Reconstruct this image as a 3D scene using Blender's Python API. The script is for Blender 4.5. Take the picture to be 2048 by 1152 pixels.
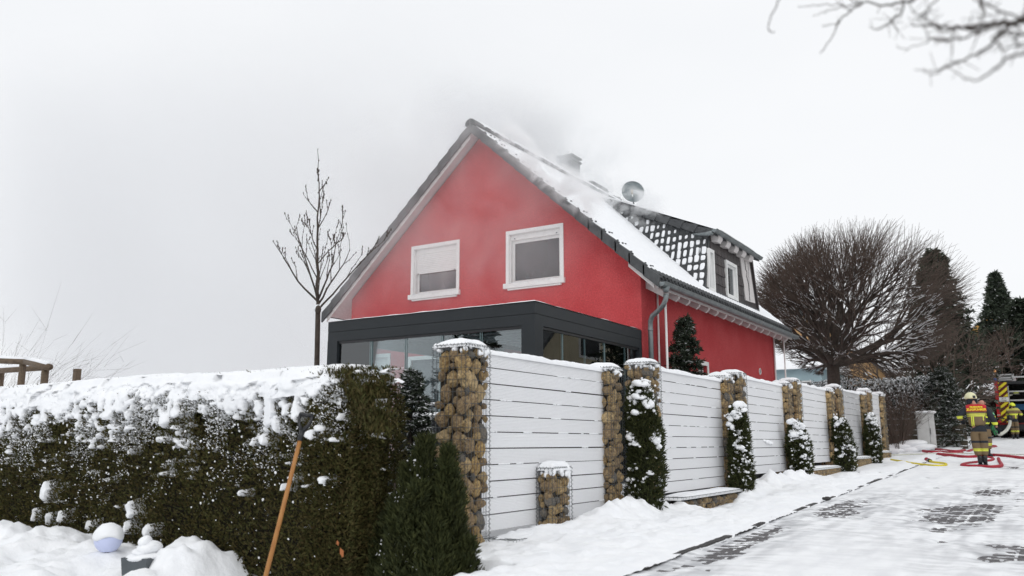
import bpy, bmesh, math, random
import numpy as np
from mathutils import Matrix, Vector

for o in list(bpy.data.objects):
    bpy.data.objects.remove(o)
sc = bpy.context.scene
COL = sc.collection
rng = np.random.default_rng(7)
random.seed(7)
PI = math.pi

# ------------------------------------------------------------------ camera
HC = 1.05
YAW = math.radians(32.33); TILT = math.atan(309 / 1696.)
_H = np.array([-math.sin(YAW), math.cos(YAW), 0.]); _R = np.array([math.cos(YAW), math.sin(YAW), 0.])
_F = _H * math.cos(TILT) + np.array([0, 0, 1.]) * math.sin(TILT); _U = np.cross(_R, _F)
cam_d = bpy.data.cameras.new('camera'); cam = bpy.data.objects.new('camera', cam_d); COL.objects.link(cam)
M = Matrix(((_R[0], _U[0], -_F[0], 0), (_R[1], _U[1], -_F[1], 0), (_R[2], _U[2], -_F[2], HC), (0, 0, 0, 1)))
cam.matrix_world = M
cam_d.sensor_width = 36; cam_d.lens = 1696 / 2048 * 36; cam_d.clip_end = 900; cam_d.clip_start = .05
cam_d.dof.use_dof = True; cam_d.dof.focus_distance = 15.0; cam_d.dof.aperture_fstop = 1.8
sc.camera = cam

# ------------------------------------------------------------------ render + light
sc.render.engine = 'CYCLES'
sc.cycles.use_denoising = True
try: sc.cycles.denoiser = 'OPENIMAGEDENOISE'
except Exception: pass
sc.cycles.max_bounces = 7; sc.cycles.diffuse_bounces = 3; sc.cycles.glossy_bounces = 3
sc.cycles.transmission_bounces = 4; sc.cycles.transparent_max_bounces = 12; sc.cycles.volume_bounces = 4
sc.cycles.volume_step_rate = 1.0; sc.cycles.volume_max_steps = 128
sc.cycles.use_adaptive_sampling = True; sc.cycles.adaptive_threshold = .02
sc.view_settings.view_transform = 'Standard'; sc.view_settings.look = 'None'
sc.view_settings.exposure = 0.17; sc.view_settings.gamma = 1; sc.view_settings.use_curve_mapping = False

SUN_EL = math.radians(42); SUN_AZ = math.radians(150)
w = bpy.data.worlds.new('World'); sc.world = w; w.use_nodes = True
nt = w.node_tree; nt.nodes.clear()
def N(t, typ, **kw):
    n = t.nodes.new(typ)
    for k, v in kw.items():
        if k in ('operation', 'blend_type', 'data_type', 'sky_type', 'noise_dimensions', 'feature', 'gradient_type', 'interpolation_type', 'wave_type', 'bands_direction', 'vector_type'):
            setattr(n, k, v)
        else:
            n.inputs[k].default_value = v
    return n
out = N(nt, 'ShaderNodeOutputWorld'); bg = N(nt, 'ShaderNodeBackground', Strength=.1)
sky = N(nt, 'ShaderNodeTexSky', sky_type='NISHITA'); sky.sun_disc = False; sky.sun_elevation = SUN_EL; sky.sun_rotation = SUN_AZ
# a closed cloud deck over the physical sky
tc = N(nt, 'ShaderNodeTexCoord'); nz = N(nt, 'ShaderNodeTexNoise', Scale=1.6, Detail=4.0, Roughness=.55)
mp = N(nt, 'ShaderNodeMapping'); mp.inputs['Scale'].default_value = (1, 1, 2.2)
nt.links.new(tc.outputs['Generated'], mp.inputs[0]); nt.links.new(mp.outputs[0], nz.inputs['Vector'])
mr = N(nt, 'ShaderNodeMapRange'); mr.inputs[1].default_value = .35; mr.inputs[2].default_value = .65
mr.inputs[3].default_value = 0; mr.inputs[4].default_value = 1
nt.links.new(nz.outputs['Fac'], mr.inputs[0])
cm = N(nt, 'ShaderNodeMix', data_type='RGBA'); cm.inputs[6].default_value = (8.25, 8.4, 8.6, 1); cm.inputs[7].default_value = (8.65, 8.75, 8.9, 1)
nt.links.new(mr.outputs[0], cm.inputs[0])
m2 = N(nt, 'ShaderNodeMix', data_type='RGBA'); m2.inputs[0].default_value = .96
nt.links.new(sky.outputs[0], m2.inputs[6]); nt.links.new(cm.outputs[2], m2.inputs[7])
nt.links.new(m2.outputs[2], bg.inputs[0]); nt.links.new(bg.outputs[0], out.inputs[0])

sd = bpy.data.lights.new('sun', 'SUN'); so = bpy.data.objects.new('sun', sd); COL.objects.link(so)
sd.energy = .55; sd.angle = math.radians(25); sd.color = (1, .985, .96)
_s = Vector((math.cos(SUN_EL) * math.sin(SUN_AZ), math.cos(SUN_EL) * math.cos(SUN_AZ), math.sin(SUN_EL)))
so.rotation_euler = _s.to_track_quat('Z', 'Y').to_euler()

# ------------------------------------------------------------------ helpers
def ray(px, py): return _F + _R * (px - 1024) / 1696 + _U * (576 - py) / 1696
_C = np.array([0, 0, HC])
def at(px, py, Y):            # point of the plane Y=const seen at a pixel of the photograph
    d = ray(px, py); return _C + d * Y / d[1]
def atX(px, py, X):
    d = ray(px, py); return _C + d * X / d[0]
def G(y): return .027 * (np.minimum(y, 90) - 6.5)
def gat(px, py, h=0.):        # point of the sloping street
    d = ray(px, py); a = .027
    t = (a * (0 - 6.5) + h - HC) / (d[2] - a * d[1]); return _C + d * t

def _hash(ix, iy, s):
    h = (ix * 374761393 + iy * 668265263 + s * 974634777) & 0x7fffffff
    h = ((h ^ (h >> 13)) * 1274126177) & 0x7fffffff
    return ((h ^ (h >> 16)) & 0xffff) / 65535.
def vnoise(x, y, s=0):
    x = np.asarray(x, float); y = np.asarray(y, float)
    ix = np.floor(x).astype(np.int64); iy = np.floor(y).astype(np.int64); fx = x - ix; fy = y - iy
    fx = fx * fx * (3 - 2 * fx); fy = fy * fy * (3 - 2 * fy)
    a = _hash(ix, iy, s); b = _hash(ix + 1, iy, s); c = _hash(ix, iy + 1, s); d = _hash(ix + 1, iy + 1, s)
    return (a * (1 - fx) + b * fx) * (1 - fy) + (c * (1 - fx) + d * fx) * fy
def fbm(x, y, s=0, o=4):
    r = 0; a = .5
    for k in range(o):
        r = r + a * vnoise(x * 2 ** k, y * 2 ** k, s + k * 17); a *= .5
    return r

def mesh_np(name, V, groups, smooth=False, midx=None):
    me = bpy.data.meshes.new(name); V = np.asarray(V, np.float32)
    groups = [np.asarray(g, np.int32) for g in groups if len(g)]
    nl = sum(g.size for g in groups); nf = sum(len(g) for g in groups)
    me.vertices.add(len(V)); me.vertices.foreach_set('co', V.ravel())
    me.loops.add(nl); me.polygons.add(nf)
    me.loops.foreach_set('vertex_index', np.concatenate([g.ravel() for g in groups]))
    st = []; tot = []; k = 0
    for g in groups:
        n = g.shape[1]; st.append(k + np.arange(len(g)) * n); tot.append(np.full(len(g), n)); k += g.size
    me.polygons.foreach_set('loop_start', np.concatenate(st).astype(np.int32))
    try: me.polygons.foreach_set('loop_total', np.concatenate(tot).astype(np.int32))
    except Exception: pass
    if midx is not None: me.polygons.foreach_set('material_index', np.asarray(midx, np.int32))
    me.polygons.foreach_set('use_smooth', np.full(nf, smooth))
    me.update(calc_edges=True); me.validate()
    return me

def ico(sub):
    b = bmesh.new(); bmesh.ops.create_icosphere(b, subdivisions=sub, radius=1)
    v = np.array([x.co[:] for x in b.verts]); f = np.array([[q.index for q in x.verts] for x in b.faces]); b.free(); return v, f
ICO1 = ico(1); ICO2 = ico(2); ICO3 = ico(3)
def lump(sub=2, j=.18, seed=0):
    r = np.random.default_rng(seed); v, f = (ICO1, ICO2, ICO3)[sub - 1]
    d = r.normal(size=(9, 3)); d /= np.linalg.norm(d, axis=1)[:, None]; a = r.uniform(-1, 1, 9)
    k = 1 + j * (np.maximum(0, v @ d.T) ** 3 @ a)
    return v * k[:, None], f
def boulder(seed):
    r = np.random.default_rng(seed); v, f = ICO2
    n = r.normal(size=(10, 3)); n /= np.linalg.norm(n, axis=1)[:, None]; h = r.uniform(.68, .98, 10)
    c = v @ n.T; c = np.where(c > .15, h[None] / np.maximum(c, .15), 9)
    return v * np.minimum(c.min(1), 1.08)[:, None], f

class MB:
    """collects shapes; build() links them as one mesh object"""
    def __init__(s): s.v = []; s.f = {}; s.n = 0; s.m = {}; s.cur = 0
    def add(s, V, F):
        V = np.asarray(V, float); F = np.asarray(F)
        s.v.append(V); s.f.setdefault(F.shape[1], []).append(F + s.n); s.m.setdefault(F.shape[1], []).append(np.full(len(F), s.cur)); s.n += len(V); return s
    def box(s, a, b):
        x0, y0, z0 = a; x1, y1, z1 = b
        V = [(x, y, z) for z in (z0, z1) for y in (y0, y1) for x in (x0, x1)]
        return s.add(V, [(0, 2, 3, 1), (4, 5, 7, 6), (0, 1, 5, 4), (2, 6, 7, 3), (0, 4, 6, 2), (1, 3, 7, 5)])
    def obox(s, c, ax, ay, az):
        c, ax, ay, az = map(lambda q: np.asarray(q, float), (c, ax, ay, az))
        V = [c + ax * i + ay * j + az * k for k in (-1, 1) for j in (-1, 1) for i in (-1, 1)]
        return s.add(V, [(0, 2, 3, 1), (4, 5, 7, 6), (0, 1, 5, 4), (2, 6, 7, 3), (0, 4, 6, 2), (1, 3, 7, 5)])
    def bar(s, p, q, wd, ht, up=(0, 0, 1)):
        p = np.asarray(p, float); q = np.asarray(q, float); d = q - p; L = np.linalg.norm(d); d /= L
        sx = np.cross(d, up); sx /= np.linalg.norm(sx); u = np.cross(sx, d)
        return s.obox((p + q) / 2, d * L / 2, sx * wd / 2, u * ht / 2)
    def prism(s, poly, vec):
        P = np.asarray(poly, float); n = len(P); v = np.asarray(vec, float)
        s.add(np.vstack([P, P + v]), [(i, (i + 1) % n, n + (i + 1) % n, n + i) for i in range(n)])
        k = s.n - 2 * n
        for F in ([list(range(n - 1, -1, -1))], [list(range(n, 2 * n))]):
            F = np.array(F) + k; s.f.setdefault(n, []).append(F); s.m.setdefault(n, []).append(np.full(1, s.cur))
        return s
    def tube(s, pts, r, n=8, caps=True):
        P = np.asarray(pts, float); r = np.broadcast_to(np.asarray(r, float), (len(P),)); T = np.gradient(P, axis=0)
        T /= np.maximum(np.linalg.norm(T, axis=1), 1e-9)[:, None]
        ref = np.array([0, 0, 1.]) if abs(T[0][2]) < .9 else np.array([1., 0, 0]); u = np.cross(T[0], ref); u /= np.linalg.norm(u)
        V = []
        for i in range(len(P)):
            u = u - T[i] * (u @ T[i]); u /= max(np.linalg.norm(u), 1e-9); w_ = np.cross(T[i], u)
            for k in range(n):
                a = 2 * PI * k / n; V.append(P[i] + r[i] * (u * math.cos(a) + w_ * math.sin(a)))
        F = [(i * n + k, i * n + (k + 1) % n, (i + 1) * n + (k + 1) % n, (i + 1) * n + k) for i in range(len(P) - 1) for k in range(n)]
        s.add(V, F)
        if caps and n > 2:
            k0 = s.n - len(V)
            for F in ([list(range(n - 1, -1, -1))], [list(range(len(V) - n, len(V)))]):
                F = np.array(F) + k0; s.f.setdefault(n, []).append(F); s.m.setdefault(n, []).append(np.full(1, s.cur))
        return s
    def tubes(s, P0, P1, r0, r1, n=3):            # many straight segments at once
        P0 = np.asarray(P0, float); P1 = np.asarray(P1, float)
        if not len(P0): return s
        r0 = np.broadcast_to(np.asarray(r0, float), (len(P0),)); r1 = np.broadcast_to(np.asarray(r1, float), (len(P0),))
        T = P1 - P0; T /= np.maximum(np.linalg.norm(T, axis=1), 1e-9)[:, None]
        ref = np.where(np.abs(T[:, 2:3]) < .8, [[0, 0, 1.]], [[1., 0, 0]]); u = np.cross(T, ref); u /= np.linalg.norm(u, axis=1)[:, None]; w_ = np.cross(T, u)
        rings = []
        for P, r in ((P0, r0), (P1, r1)):
            for k in range(n):
                a = 2 * PI * k / n; rings.append(P + r[:, None] * (u * math.cos(a) + w_ * math.sin(a)))
        V = np.stack(rings, 1).reshape(-1, 3); b = (np.arange(len(P0)) * 2 * n)[:, None]
        F = np.concatenate([b + np.array([[k, (k + 1) % n, n + (k + 1) % n, n + k]]) for k in range(n)])
        return s.add(V, F)
    def blobs(s, C, S, tpl=None, rot=True, r=None):  # many lumps at once
        C = np.asarray(C, float)
        if not len(C): return s
        v, f = tpl if tpl is not None else ICO2; r = r or rng
        S = np.asarray(S, float); S = np.broadcast_to(S if S.ndim == 2 else (S[:, None] if S.ndim == 1 else S), (len(C), 3))
        a = r.uniform(0, 2 * PI, len(C)) if rot else np.zeros(len(C)); c_, s_ = np.cos(a), np.sin(a)
        L = v[None] * S[:, None, :]
        X = L[..., 0] * c_[:, None] - L[..., 1] * s_[:, None]; Y = L[..., 0] * s_[:, None] + L[..., 1] * c_[:, None]
        V = np.stack([X, Y, L[..., 2]], -1) + C[:, None, :]
        return s.add(V.reshape(-1, 3), (f[None] + (np.arange(len(C)) * len(v))[:, None, None]).reshape(-1, 3))
    def leaves(s, P, D, Nn, L, W):                # bent diamond leaves: 2 tris each along D, width across N x D
        P = np.asarray(P, float); D = D / np.maximum(np.linalg.norm(D, axis=1), 1e-9)[:, None]
        S = np.cross(Nn, D); S /= np.maximum(np.linalg.norm(S, axis=1), 1e-9)[:, None]
        L = np.asarray(L)[:, None]; W = np.asarray(W)[:, None]
        V = np.stack([P, P + D * L * .5 + S * W * .5, P + D * L, P + D * L * .5 - S * W * .5], 1).reshape(-1, 3)
        F = np.array([[0, 1, 2, 3]]) + (np.arange(len(P)) * 4)[:, None]
        return s.add(V, F)
    def grid(s, X, Y, Z):
        n, m = X.shape; V = np.stack([X, Y, Z], -1).reshape(-1, 3)
        i = np.arange(n * m).reshape(n, m); F = np.stack([i[:-1, :-1], i[1:, :-1], i[1:, 1:], i[:-1, 1:]], -1).reshape(-1, 4)
        return s.add(V, F)
    def mesh(s, name, smooth=False, off=(0, 0, 0)):
        V = np.concatenate(s.v) - np.asarray(off, float)
        ks = sorted(s.f); gs = [np.concatenate(s.f[k]) for k in ks]; mi = np.concatenate([np.concatenate(s.m[k]) for k in ks])
        return mesh_np(name, V, gs, smooth, mi)
    def build(s, name, mat, parent=None, smooth=False, world=True):
        off = parent.location[:] if (parent is not None and world) else (0, 0, 0)
        if parent is not None and parent.parent is not None and world: off = np.array(off) + np.array(parent.parent.location[:])
        me = s.mesh(name, smooth, off)
        for m_ in (mat if isinstance(mat, (list, tuple)) else [mat]): me.materials.append(m_)
        o = bpy.data.objects.new(name, me); COL.objects.link(o); o.parent = parent; return o

def thing(name, label, cat, loc=(0, 0, 0), rz=0, group=None):
    o = bpy.data.objects.new(name, None); COL.objects.link(o); o.location = loc; o.rotation_euler = (0, 0, rz); o.empty_display_size = .2
    o['label'] = label; o['category'] = cat
    if group: o['group'] = group
    return o
def tag(o, label, cat=None, group=None, kind=None):
    o['label'] = label
    if cat: o['category'] = cat
    if group: o['group'] = group
    if kind: o['kind'] = kind
    return o
def struct(o, label=None):
    o['kind'] = 'structure'
    if label: o['label'] = label
    return o
def inst(name, me, parent, loc, rot=(0, 0, 0), scale=(1, 1, 1)):
    o = bpy.data.objects.new(name, me); COL.objects.link(o); o.parent = parent
    p = np.array(parent.location[:]) if parent else 0
    if parent is not None and parent.parent is not None: p = p + np.array(parent.parent.location[:])
    o.location = np.asarray(loc, float) - p; o.rotation_euler = rot; o.scale = scale; return o

# ------------------------------------------------------------------ materials
def mat(name, c, c2=None, rough=.8, nscale=4., detail=5., lo=.35, hi=.65, bump=0., bscale=60., bdist=.01, metal=0., island=0., spec=.4, c3=None, stretch=(1, 1, 1), obj_rand=0., grain=0., gscale=60.):
    m = bpy.data.materials.new(name); m.use_nodes = True; t = m.node_tree; b = t.nodes['Principled BSDF']
    b.inputs['Roughness'].default_value = rough; b.inputs['Metallic'].default_value = metal
    b.inputs['Specular IOR Level'].default_value = spec
    c = tuple(c) + (1,); tcn = N(t, 'ShaderNodeTexCoord'); mpn = N(t, 'ShaderNodeMapping'); mpn.inputs['Scale'].default_value = stretch
    t.links.new(tcn.outputs['Object'], mpn.inputs[0])
    colour = None
    if c2 is not None:
        n = N(t, 'ShaderNodeTexNoise', Scale=nscale, Detail=detail, Roughness=.6); t.links.new(mpn.outputs[0], n.inputs['Vector'])
        r = N(t, 'ShaderNodeMapRange'); r.inputs[1].default_value = lo; r.inputs[2].default_value = hi; t.links.new(n.outputs['Fac'], r.inputs[0])
        x = N(t, 'ShaderNodeMix', data_type='RGBA'); x.inputs[6].default_value = c; x.inputs[7].default_value = tuple(c2) + (1,)
        t.links.new(r.outputs[0], x.inputs[0]); colour = x.outputs[2]
    if island or obj_rand:
        if island: src = N(t, 'ShaderNodeNewGeometry').outputs['Random Per Island']
        else: src = N(t, 'ShaderNodeObjectInfo').outputs['Random']
        x = N(t, 'ShaderNodeMix', data_type='RGBA', blend_type='MIX')
        x.inputs[7].default_value = tuple(c3 or c2) + (1,)
        if colour is not None: t.links.new(colour, x.inputs[6])
        else: x.inputs[6].default_value = c
        mm = N(t, 'ShaderNodeMath', operation='MULTIPLY'); mm.inputs[1].default_value = island or obj_rand
        t.links.new(src, mm.inputs[0]); t.links.new(mm.outputs[0], x.inputs[0]); colour = x.outputs[2]
    if grain:
        n = N(t, 'ShaderNodeTexNoise', Scale=gscale, Detail=3.0, Roughness=.7); t.links.new(mpn.outputs[0], n.inputs['Vector']); r = N(t, 'ShaderNodeMapRange'); r.inputs[1].default_value = .3; r.inputs[2].default_value = .7; r.inputs[3].default_value = 1 - grain; r.inputs[4].default_value = 1 + grain * .6; t.links.new(n.outputs['Fac'], r.inputs[0])
        v = N(t, 'ShaderNodeVectorMath', operation='SCALE'); t.links.new(r.outputs[0], v.inputs['Scale'])
        if colour is not None: t.links.new(colour, v.inputs[0])
        else: v.inputs[0].default_value = c[:3]
        colour = v.outputs[0]
    if colour is not None: t.links.new(colour, b.inputs['Base Color'])
    else: b.inputs['Base Color'].default_value = c
    if bump:
        n = N(t, 'ShaderNodeTexNoise', Scale=bscale, Detail=4.0, Roughness=.6); t.links.new(mpn.outputs[0], n.inputs['Vector'])
        q = N(t, 'ShaderNodeBump', Strength=bump, Distance=bdist); t.links.new(n.outputs['Fac'], q.inputs['Height']); t.links.new(q.outputs[0], b.inputs['Normal'])
    return m
M_snow = mat('snow', (.87, .885, .91), (.92, .93, .945), rough=.75, nscale=3, bump=.35, bscale=22, bdist=.03, spec=.2)
M_snow2 = mat('snow_fine', (.86, .875, .9), (.91, .92, .935), rough=.75, nscale=8, bump=.25, bscale=90, bdist=.006, spec=.2)
M_snow3 = mat('snow_trodden', (.89, .90, .915), (.74, .75, .775), rough=.7, nscale=2.2, detail=9, lo=.46, hi=.78, bump=.5, bscale=35, bdist=.01, spec=.25, stretch=(1.6, .55, 1))
_t = M_snow3.node_tree; _b = _t.nodes['Principled BSDF']; _l = [l for l in _t.links if l.to_socket == _b.inputs['Base Color']][0]; _src = _l.from_socket
_at = _t.nodes.new('ShaderNodeAttribute'); _at.attribute_name = 'thin'; _x = N(_t, 'ShaderNodeMix', data_type='RGBA'); _x.inputs[7].default_value = (.36, .365, .385, 1); _t.links.new(_at.outputs['Fac'], _x.inputs[0]); _t.links.new(_src, _x.inputs[6]); _t.links.new(_x.outputs[2], _b.inputs['Base Color'])
M_red = mat('red_render', (.47, .058, .064), (.53, .085, .089), rough=.9, nscale=1.3, detail=8, bump=.8, bscale=42, bdist=.012, spec=.2, grain=.26, gscale=30)
M_white = mat('white_paint', (.78, .78, .77), (.68, .68, .67), rough=.45, nscale=6, lo=.45, hi=.8)
M_wood_w = mat('white_wood', (.66, .63, .62), (.55, .52, .51), rough=.6, nscale=5, stretch=(1, 6, 6))
M_tile = mat('roof_tile', (.055, .058, .062), (.10, .105, .108), rough=.7, nscale=5, bump=.3, bscale=70, obj_rand=.5, c3=(.028, .03, .033))
M_shingle = mat('shingle', (.05, .042, .042), (.075, .06, .058), rough=.6, nscale=9, bump=.2, bscale=60, obj_rand=.6, c3=(.028, .025, .027))
M_anth = mat('anthracite', (.007, .011, .014), (.010, .014, .018), rough=.55, nscale=3, spec=.5)
M_dark = mat('dark_void', (.012, .012, .013), rough=.8)
M_zinc = mat('zinc', (.16, .18, .185), (.24, .265, .27), rough=.42, nscale=7, metal=.55, bump=.05)
M_wire = mat('wire', (.075, .085, .09), (.13, .14, .145), rough=.55, nscale=30, metal=.2)
M_st = [mat('stone_tan', (.66, .46, .20), (.30, .18, .075), rough=.85, nscale=3.4, detail=8, lo=.42, hi=.60, bump=.8, bscale=5, bdist=.10, obj_rand=.40, c3=(.82, .66, .42)),
        mat('stone_brown', (.50, .36, .20), (.24, .16, .09), rough=.85, nscale=3.4, detail=8, lo=.42, hi=.60, bump=.8, bscale=5, bdist=.10, obj_rand=.4, c3=(.36, .26, .15)),
        mat('stone_grey', (.17, .17, .165), (.32, .27, .21), rough=.85, nscale=2.6, detail=8, lo=.35, hi=.65, bump=.8, bscale=5, bdist=.1)]
M_st_far = mat('stone_far', (.60, .44, .22), (.32, .21, .10), rough=.85, nscale=7, lo=.35, hi=.65, bump=.5, bscale=30, island=.55, c3=(.10, .085, .07))
M_core = mat('stone_shade', (.035, .026, .016), (.02, .015, .010), rough=.9, nscale=20)
M_board = mat('board_white', (.90, .905, .92), (.87, .875, .89), rough=.55, nscale=1.2, detail=2, lo=.3, hi=.7, grain=.03, gscale=30, obj_rand=.25, c3=(.76, .76, .765))
M_board2 = mat('board_greyer', (.66, .665, .675), (.60, .605, .615), rough=.6, nscale=1.2, detail=2, grain=.05, gscale=30)
M_gap = mat('gap_brown', (.035, .022, .018), rough=.9)  # shadow in the panel gaps as a colour; also the dark shed boards
M_thuja = mat('thuja', (.092, .072, .024), (.055, .038, .015), rough=.75, nscale=2.2, island=.7, c3=(.045, .06, .016), spec=.2)
M_thuja2 = mat('thuja_green', (.030, .040, .013), (.017, .022, .009), rough=.75, nscale=4, island=.7, c3=(.07, .075, .024), spec=.2)
M_conif = mat('conifer', (.040, .055, .036), (.022, .032, .022), rough=.8, nscale=3, island=.6, c3=(.085, .10, .07), spec=.2)  # greens raised to put the far trees' haze into the colour
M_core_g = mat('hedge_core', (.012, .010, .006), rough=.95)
M_bark = mat('bark', (.075, .058, .047), (.04, .031, .026), rough=.9, nscale=14, bump=.5, bscale=40)
M_twig = mat('twig', (.115, .085, .068), (.07, .052, .043), rough=.9, nscale=4)
M_paver = mat('paver', (.14, .135, .14), (.08, .078, .082), rough=.75, nscale=30, bump=.3, bscale=120, obj_rand=.5, c3=(.12, .11, .11))
M_kerb = mat('kerb', (.06, .056, .055), (.035, .033, .033), rough=.8, nscale=20, bump=.4, bscale=60)
M_road = mat('road_bed', (.55, .56, .58), (.3, .3, .31), rough=.9, nscale=9)
M_ashwood = mat('handle_wood', (.42, .20, .06), (.33, .14, .04), rough=.55, nscale=6, stretch=(6, 6, 1))
M_blackp = mat('black_plastic', (.012, .013, .016), rough=.35, spec=.5)
M_greyp = mat('grey_plastic', (.10, .115, .125), (.085, .095, .105), rough=.6, nscale=8)
M_globe = mat('lamp_globe', (.58, .63, .86), rough=.3)
M_logs = mat('weathered_log', (.17, .125, .085), (.09, .065, .045), rough=.85, nscale=6, stretch=(1, 8, 8), bump=.4, bscale=30)
M_plank = mat('wet_plank', (.10, .085, .06), (.055, .045, .032), rough=.85, nscale=5, stretch=(1, 8, 8), bump=.3, bscale=30)
M_cab = mat('cabinet_grey', (.58, .58, .57), (.5, .5, .49), rough=.6, nscale=5)
M_peach = mat('peach_render', (.62, .40, .2), (.55, .34, .17), rough=.9, nscale=2)
M_orange = mat('orange_render', (.62, .35, .10), (.5, .28, .08), rough=.9, nscale=2)
M_cyan = mat('pale_blue_render', (.38, .50, .54), (.33, .44, .48), rough=.9, nscale=2)
M_beige = mat('beige_render', (.70, .62, .44), (.6, .53, .38), rough=.9, nscale=2)
M_fred = mat('fire_red', (.50, .008, .014), (.42, .006, .012), rough=.3, nscale=4, spec=.6)
M_dred = mat('chevron_red', (.10, .008, .006), rough=.4)
M_yel = mat('safety_yellow', (.80, .66, .03), rough=.5)
M_yelg = mat('helmet_yellow', (.78, .86, .05), rough=.35)
M_cream = mat('helmet_cream', (.74, .72, .46), (.68, .66, .42), rough=.35, nscale=6)
M_hred = mat('hose_red', (.42, .015, .035), (.30, .01, .025), rough=.6, nscale=12, bump=.2, bscale=90)
M_hyel = mat('hose_yellow', (.78, .66, .03), (.62, .5, .03), rough=.6, nscale=12, bump=.2, bscale=90)
M_hwhite = mat('hose_white', (.62, .62, .55), (.5, .5, .44), rough=.7, nscale=10)
M_skin = mat('skin', (.52, .27, .2), (.45, .22, .16), rough=.6, nscale=9)
M_alu = mat('aluminium', (.5, .5, .5), rough=.35, metal=.8)
M_navy = mat('navy_cloth', (.010, .014, .022), (.016, .02, .03), rough=.85, nscale=8, bump=.3, bscale=20, bdist=.02)
M_tan = mat('tan_cloth', (.20, .14, .07), (.15, .10, .05), rough=.85, nscale=7, bump=.4, bscale=14, bdist=.03)
M_lime = mat('reflective_lime', (.72, .80, .10), rough=.5)
M_green = mat('green_gear', (.015, .16, .05), rough=.5)
M_rust = mat('dry_leaf', (.35, .12, .04), rough=.8)
M_curtain = mat('curtain', (.55, .56, .58), (.4, .42, .44), rough=.9, nscale=3, stretch=(8, 8, .5))
M_glassedge = mat('glass_edge', (.22, .30, .31), rough=.2, spec=.6)
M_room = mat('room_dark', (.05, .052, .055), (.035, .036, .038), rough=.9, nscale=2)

def glassmat(name, tint, boost, rough=.01):
    m = bpy.data.materials.new(name); m.use_nodes = True; t = m.node_tree; t.nodes.clear()
    o = N(t, 'ShaderNodeOutputMaterial'); tr = N(t, 'ShaderNodeBsdfTransparent'); tr.inputs[0].default_value = tuple(tint) + (1,)
    gl = N(t, 'ShaderNodeBsdfGlossy'); gl.inputs['Roughness'].default_value = rough; gl.inputs[0].default_value = (.9, .93, .95, 1)
    fr = N(t, 'ShaderNodeFresnel'); fr.inputs[0].default_value = 1.5
    ad = N(t, 'ShaderNodeMath', operation='ADD'); ad.inputs[1].default_value = boost; ad.use_clamp = True
    mx = N(t, 'ShaderNodeMixShader'); t.links.new(fr.outputs[0], ad.inputs[0]); t.links.new(ad.outputs[0], mx.inputs[0])
    t.links.new(tr.outputs[0], mx.inputs[1]); t.links.new(gl.outputs[0], mx.inputs[2]); t.links.new(mx.outputs[0], o.inputs[0]); return m
M_glass = glassmat('window_glass', (.4, .43, .46), .05, .05)
M_glass2 = glassmat('room_glass', (.74, .80, .81), .09)

# ------------------------------------------------------------------ ground, road, snow
def snowsheet(name, x0, x1, y0, y1, step, hf, mt=M_snow, label=None, stepy=None):
    xs = np.arange(x0, x1 + step * .5, step); ys = np.arange(y0, y1 + .001, stepy or step)
    X, Y = np.meshgrid(xs, ys, indexing='ij'); Z = hf(X, Y)
    return struct(MB().grid(X, Y, Z).build(name, mt, None, True), label)
bm_ = MB(); xs = np.concatenate([np.linspace(-160, -14, 30), np.linspace(-12, 8, 20), np.linspace(12, 90, 14)])
ys = np.concatenate([np.linspace(-30, 60, 46), np.linspace(66, 320, 30)])
X, Y = np.meshgrid(xs, ys, indexing='ij'); bm_.grid(X, Y, G(Y) - .14 + .02 * fbm(X, Y, 3))
struct(bm_.build('ground', M_snow, None, True), 'snow covered ground reaching to the horizon')

_FY = np.array([-5, 7, 10, 12, 14, 16, 19, 22, 25, 28, 32, 40, 100.]); _FZ = np.array([-.05, .02, .06, .02, .03, .15, .19, .15, .18, .25, .45, .85, 2.4])
def F_(y): return np.interp(y, _FY, _FZ)
PATCH = []
for (px, py, rx, ry, s_) in ((1500, 1075, .30, 1.9, 1.0), (1420, 1115, .28, 1.1, .9), (1340, 1140, .25, .6, .8), (1695, 1017, .35, 1.7, 1.15), (1915, 1028, .55, 1.9, 1.15), (1985, 985, .35, 1.6, .85),
                             (2040, 1110, .45, .9, 1.0), (1990, 1140, .25, .3, .5), (1880, 1063, .14, .35, .9), (2020, 935, .35, 1.5, .9), (1800, 1030, .25, .8, .55), (1760, 1075, .3, .5, .45), (2045, 1000, .3, .6, .8)):
    p = gat(px, py); PATCH.append((p[0], p[1], rx, ry, s_))
_pr = np.random.default_rng(77)
for _ in range(46): PATCH.append((_pr.uniform(-2.85, .9), _pr.uniform(6.6, 19), _pr.uniform(.05, .2), _pr.uniform(.08, .5), _pr.uniform(.45, .75)))
def pmask(X, Y):
    m = np.zeros_like(X)
    for (a, b, rx, ry, s_) in PATCH: m = np.maximum(m, s_ * np.exp(-((X - a) / rx) ** 2 - ((Y - b) / ry) ** 2))
    return m
KX = -3.02
def road_h(X, Y):
    m = pmask(X, Y); n = fbm(X * 3.3, Y * 2.2, 5); n2 = fbm(X * 14, Y * 9, 9, 3)
    rut = .010 * np.exp(-((X + 1.0 - .03 * (Y - 7)) / .22) ** 2) + .010 * np.exp(-((X - .35) / .25) ** 2)
    h = .022 + .026 * n + .012 * n2 - rut - m * (.050 - .03 * (n2 - .45) - .05 * (n - .45))
    h = np.where(X < -2.8, np.minimum(h, .022), h)
    n4 = vnoise(X * 11, Y * 24, 77); n5 = vnoise(X * 4, Y * 16, 78)
    return G(Y) + np.maximum(h, .0010 + .018 * (n2 - .45) + .008 * (n4 - .5) + .006 * (n5 - .5))
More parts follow.
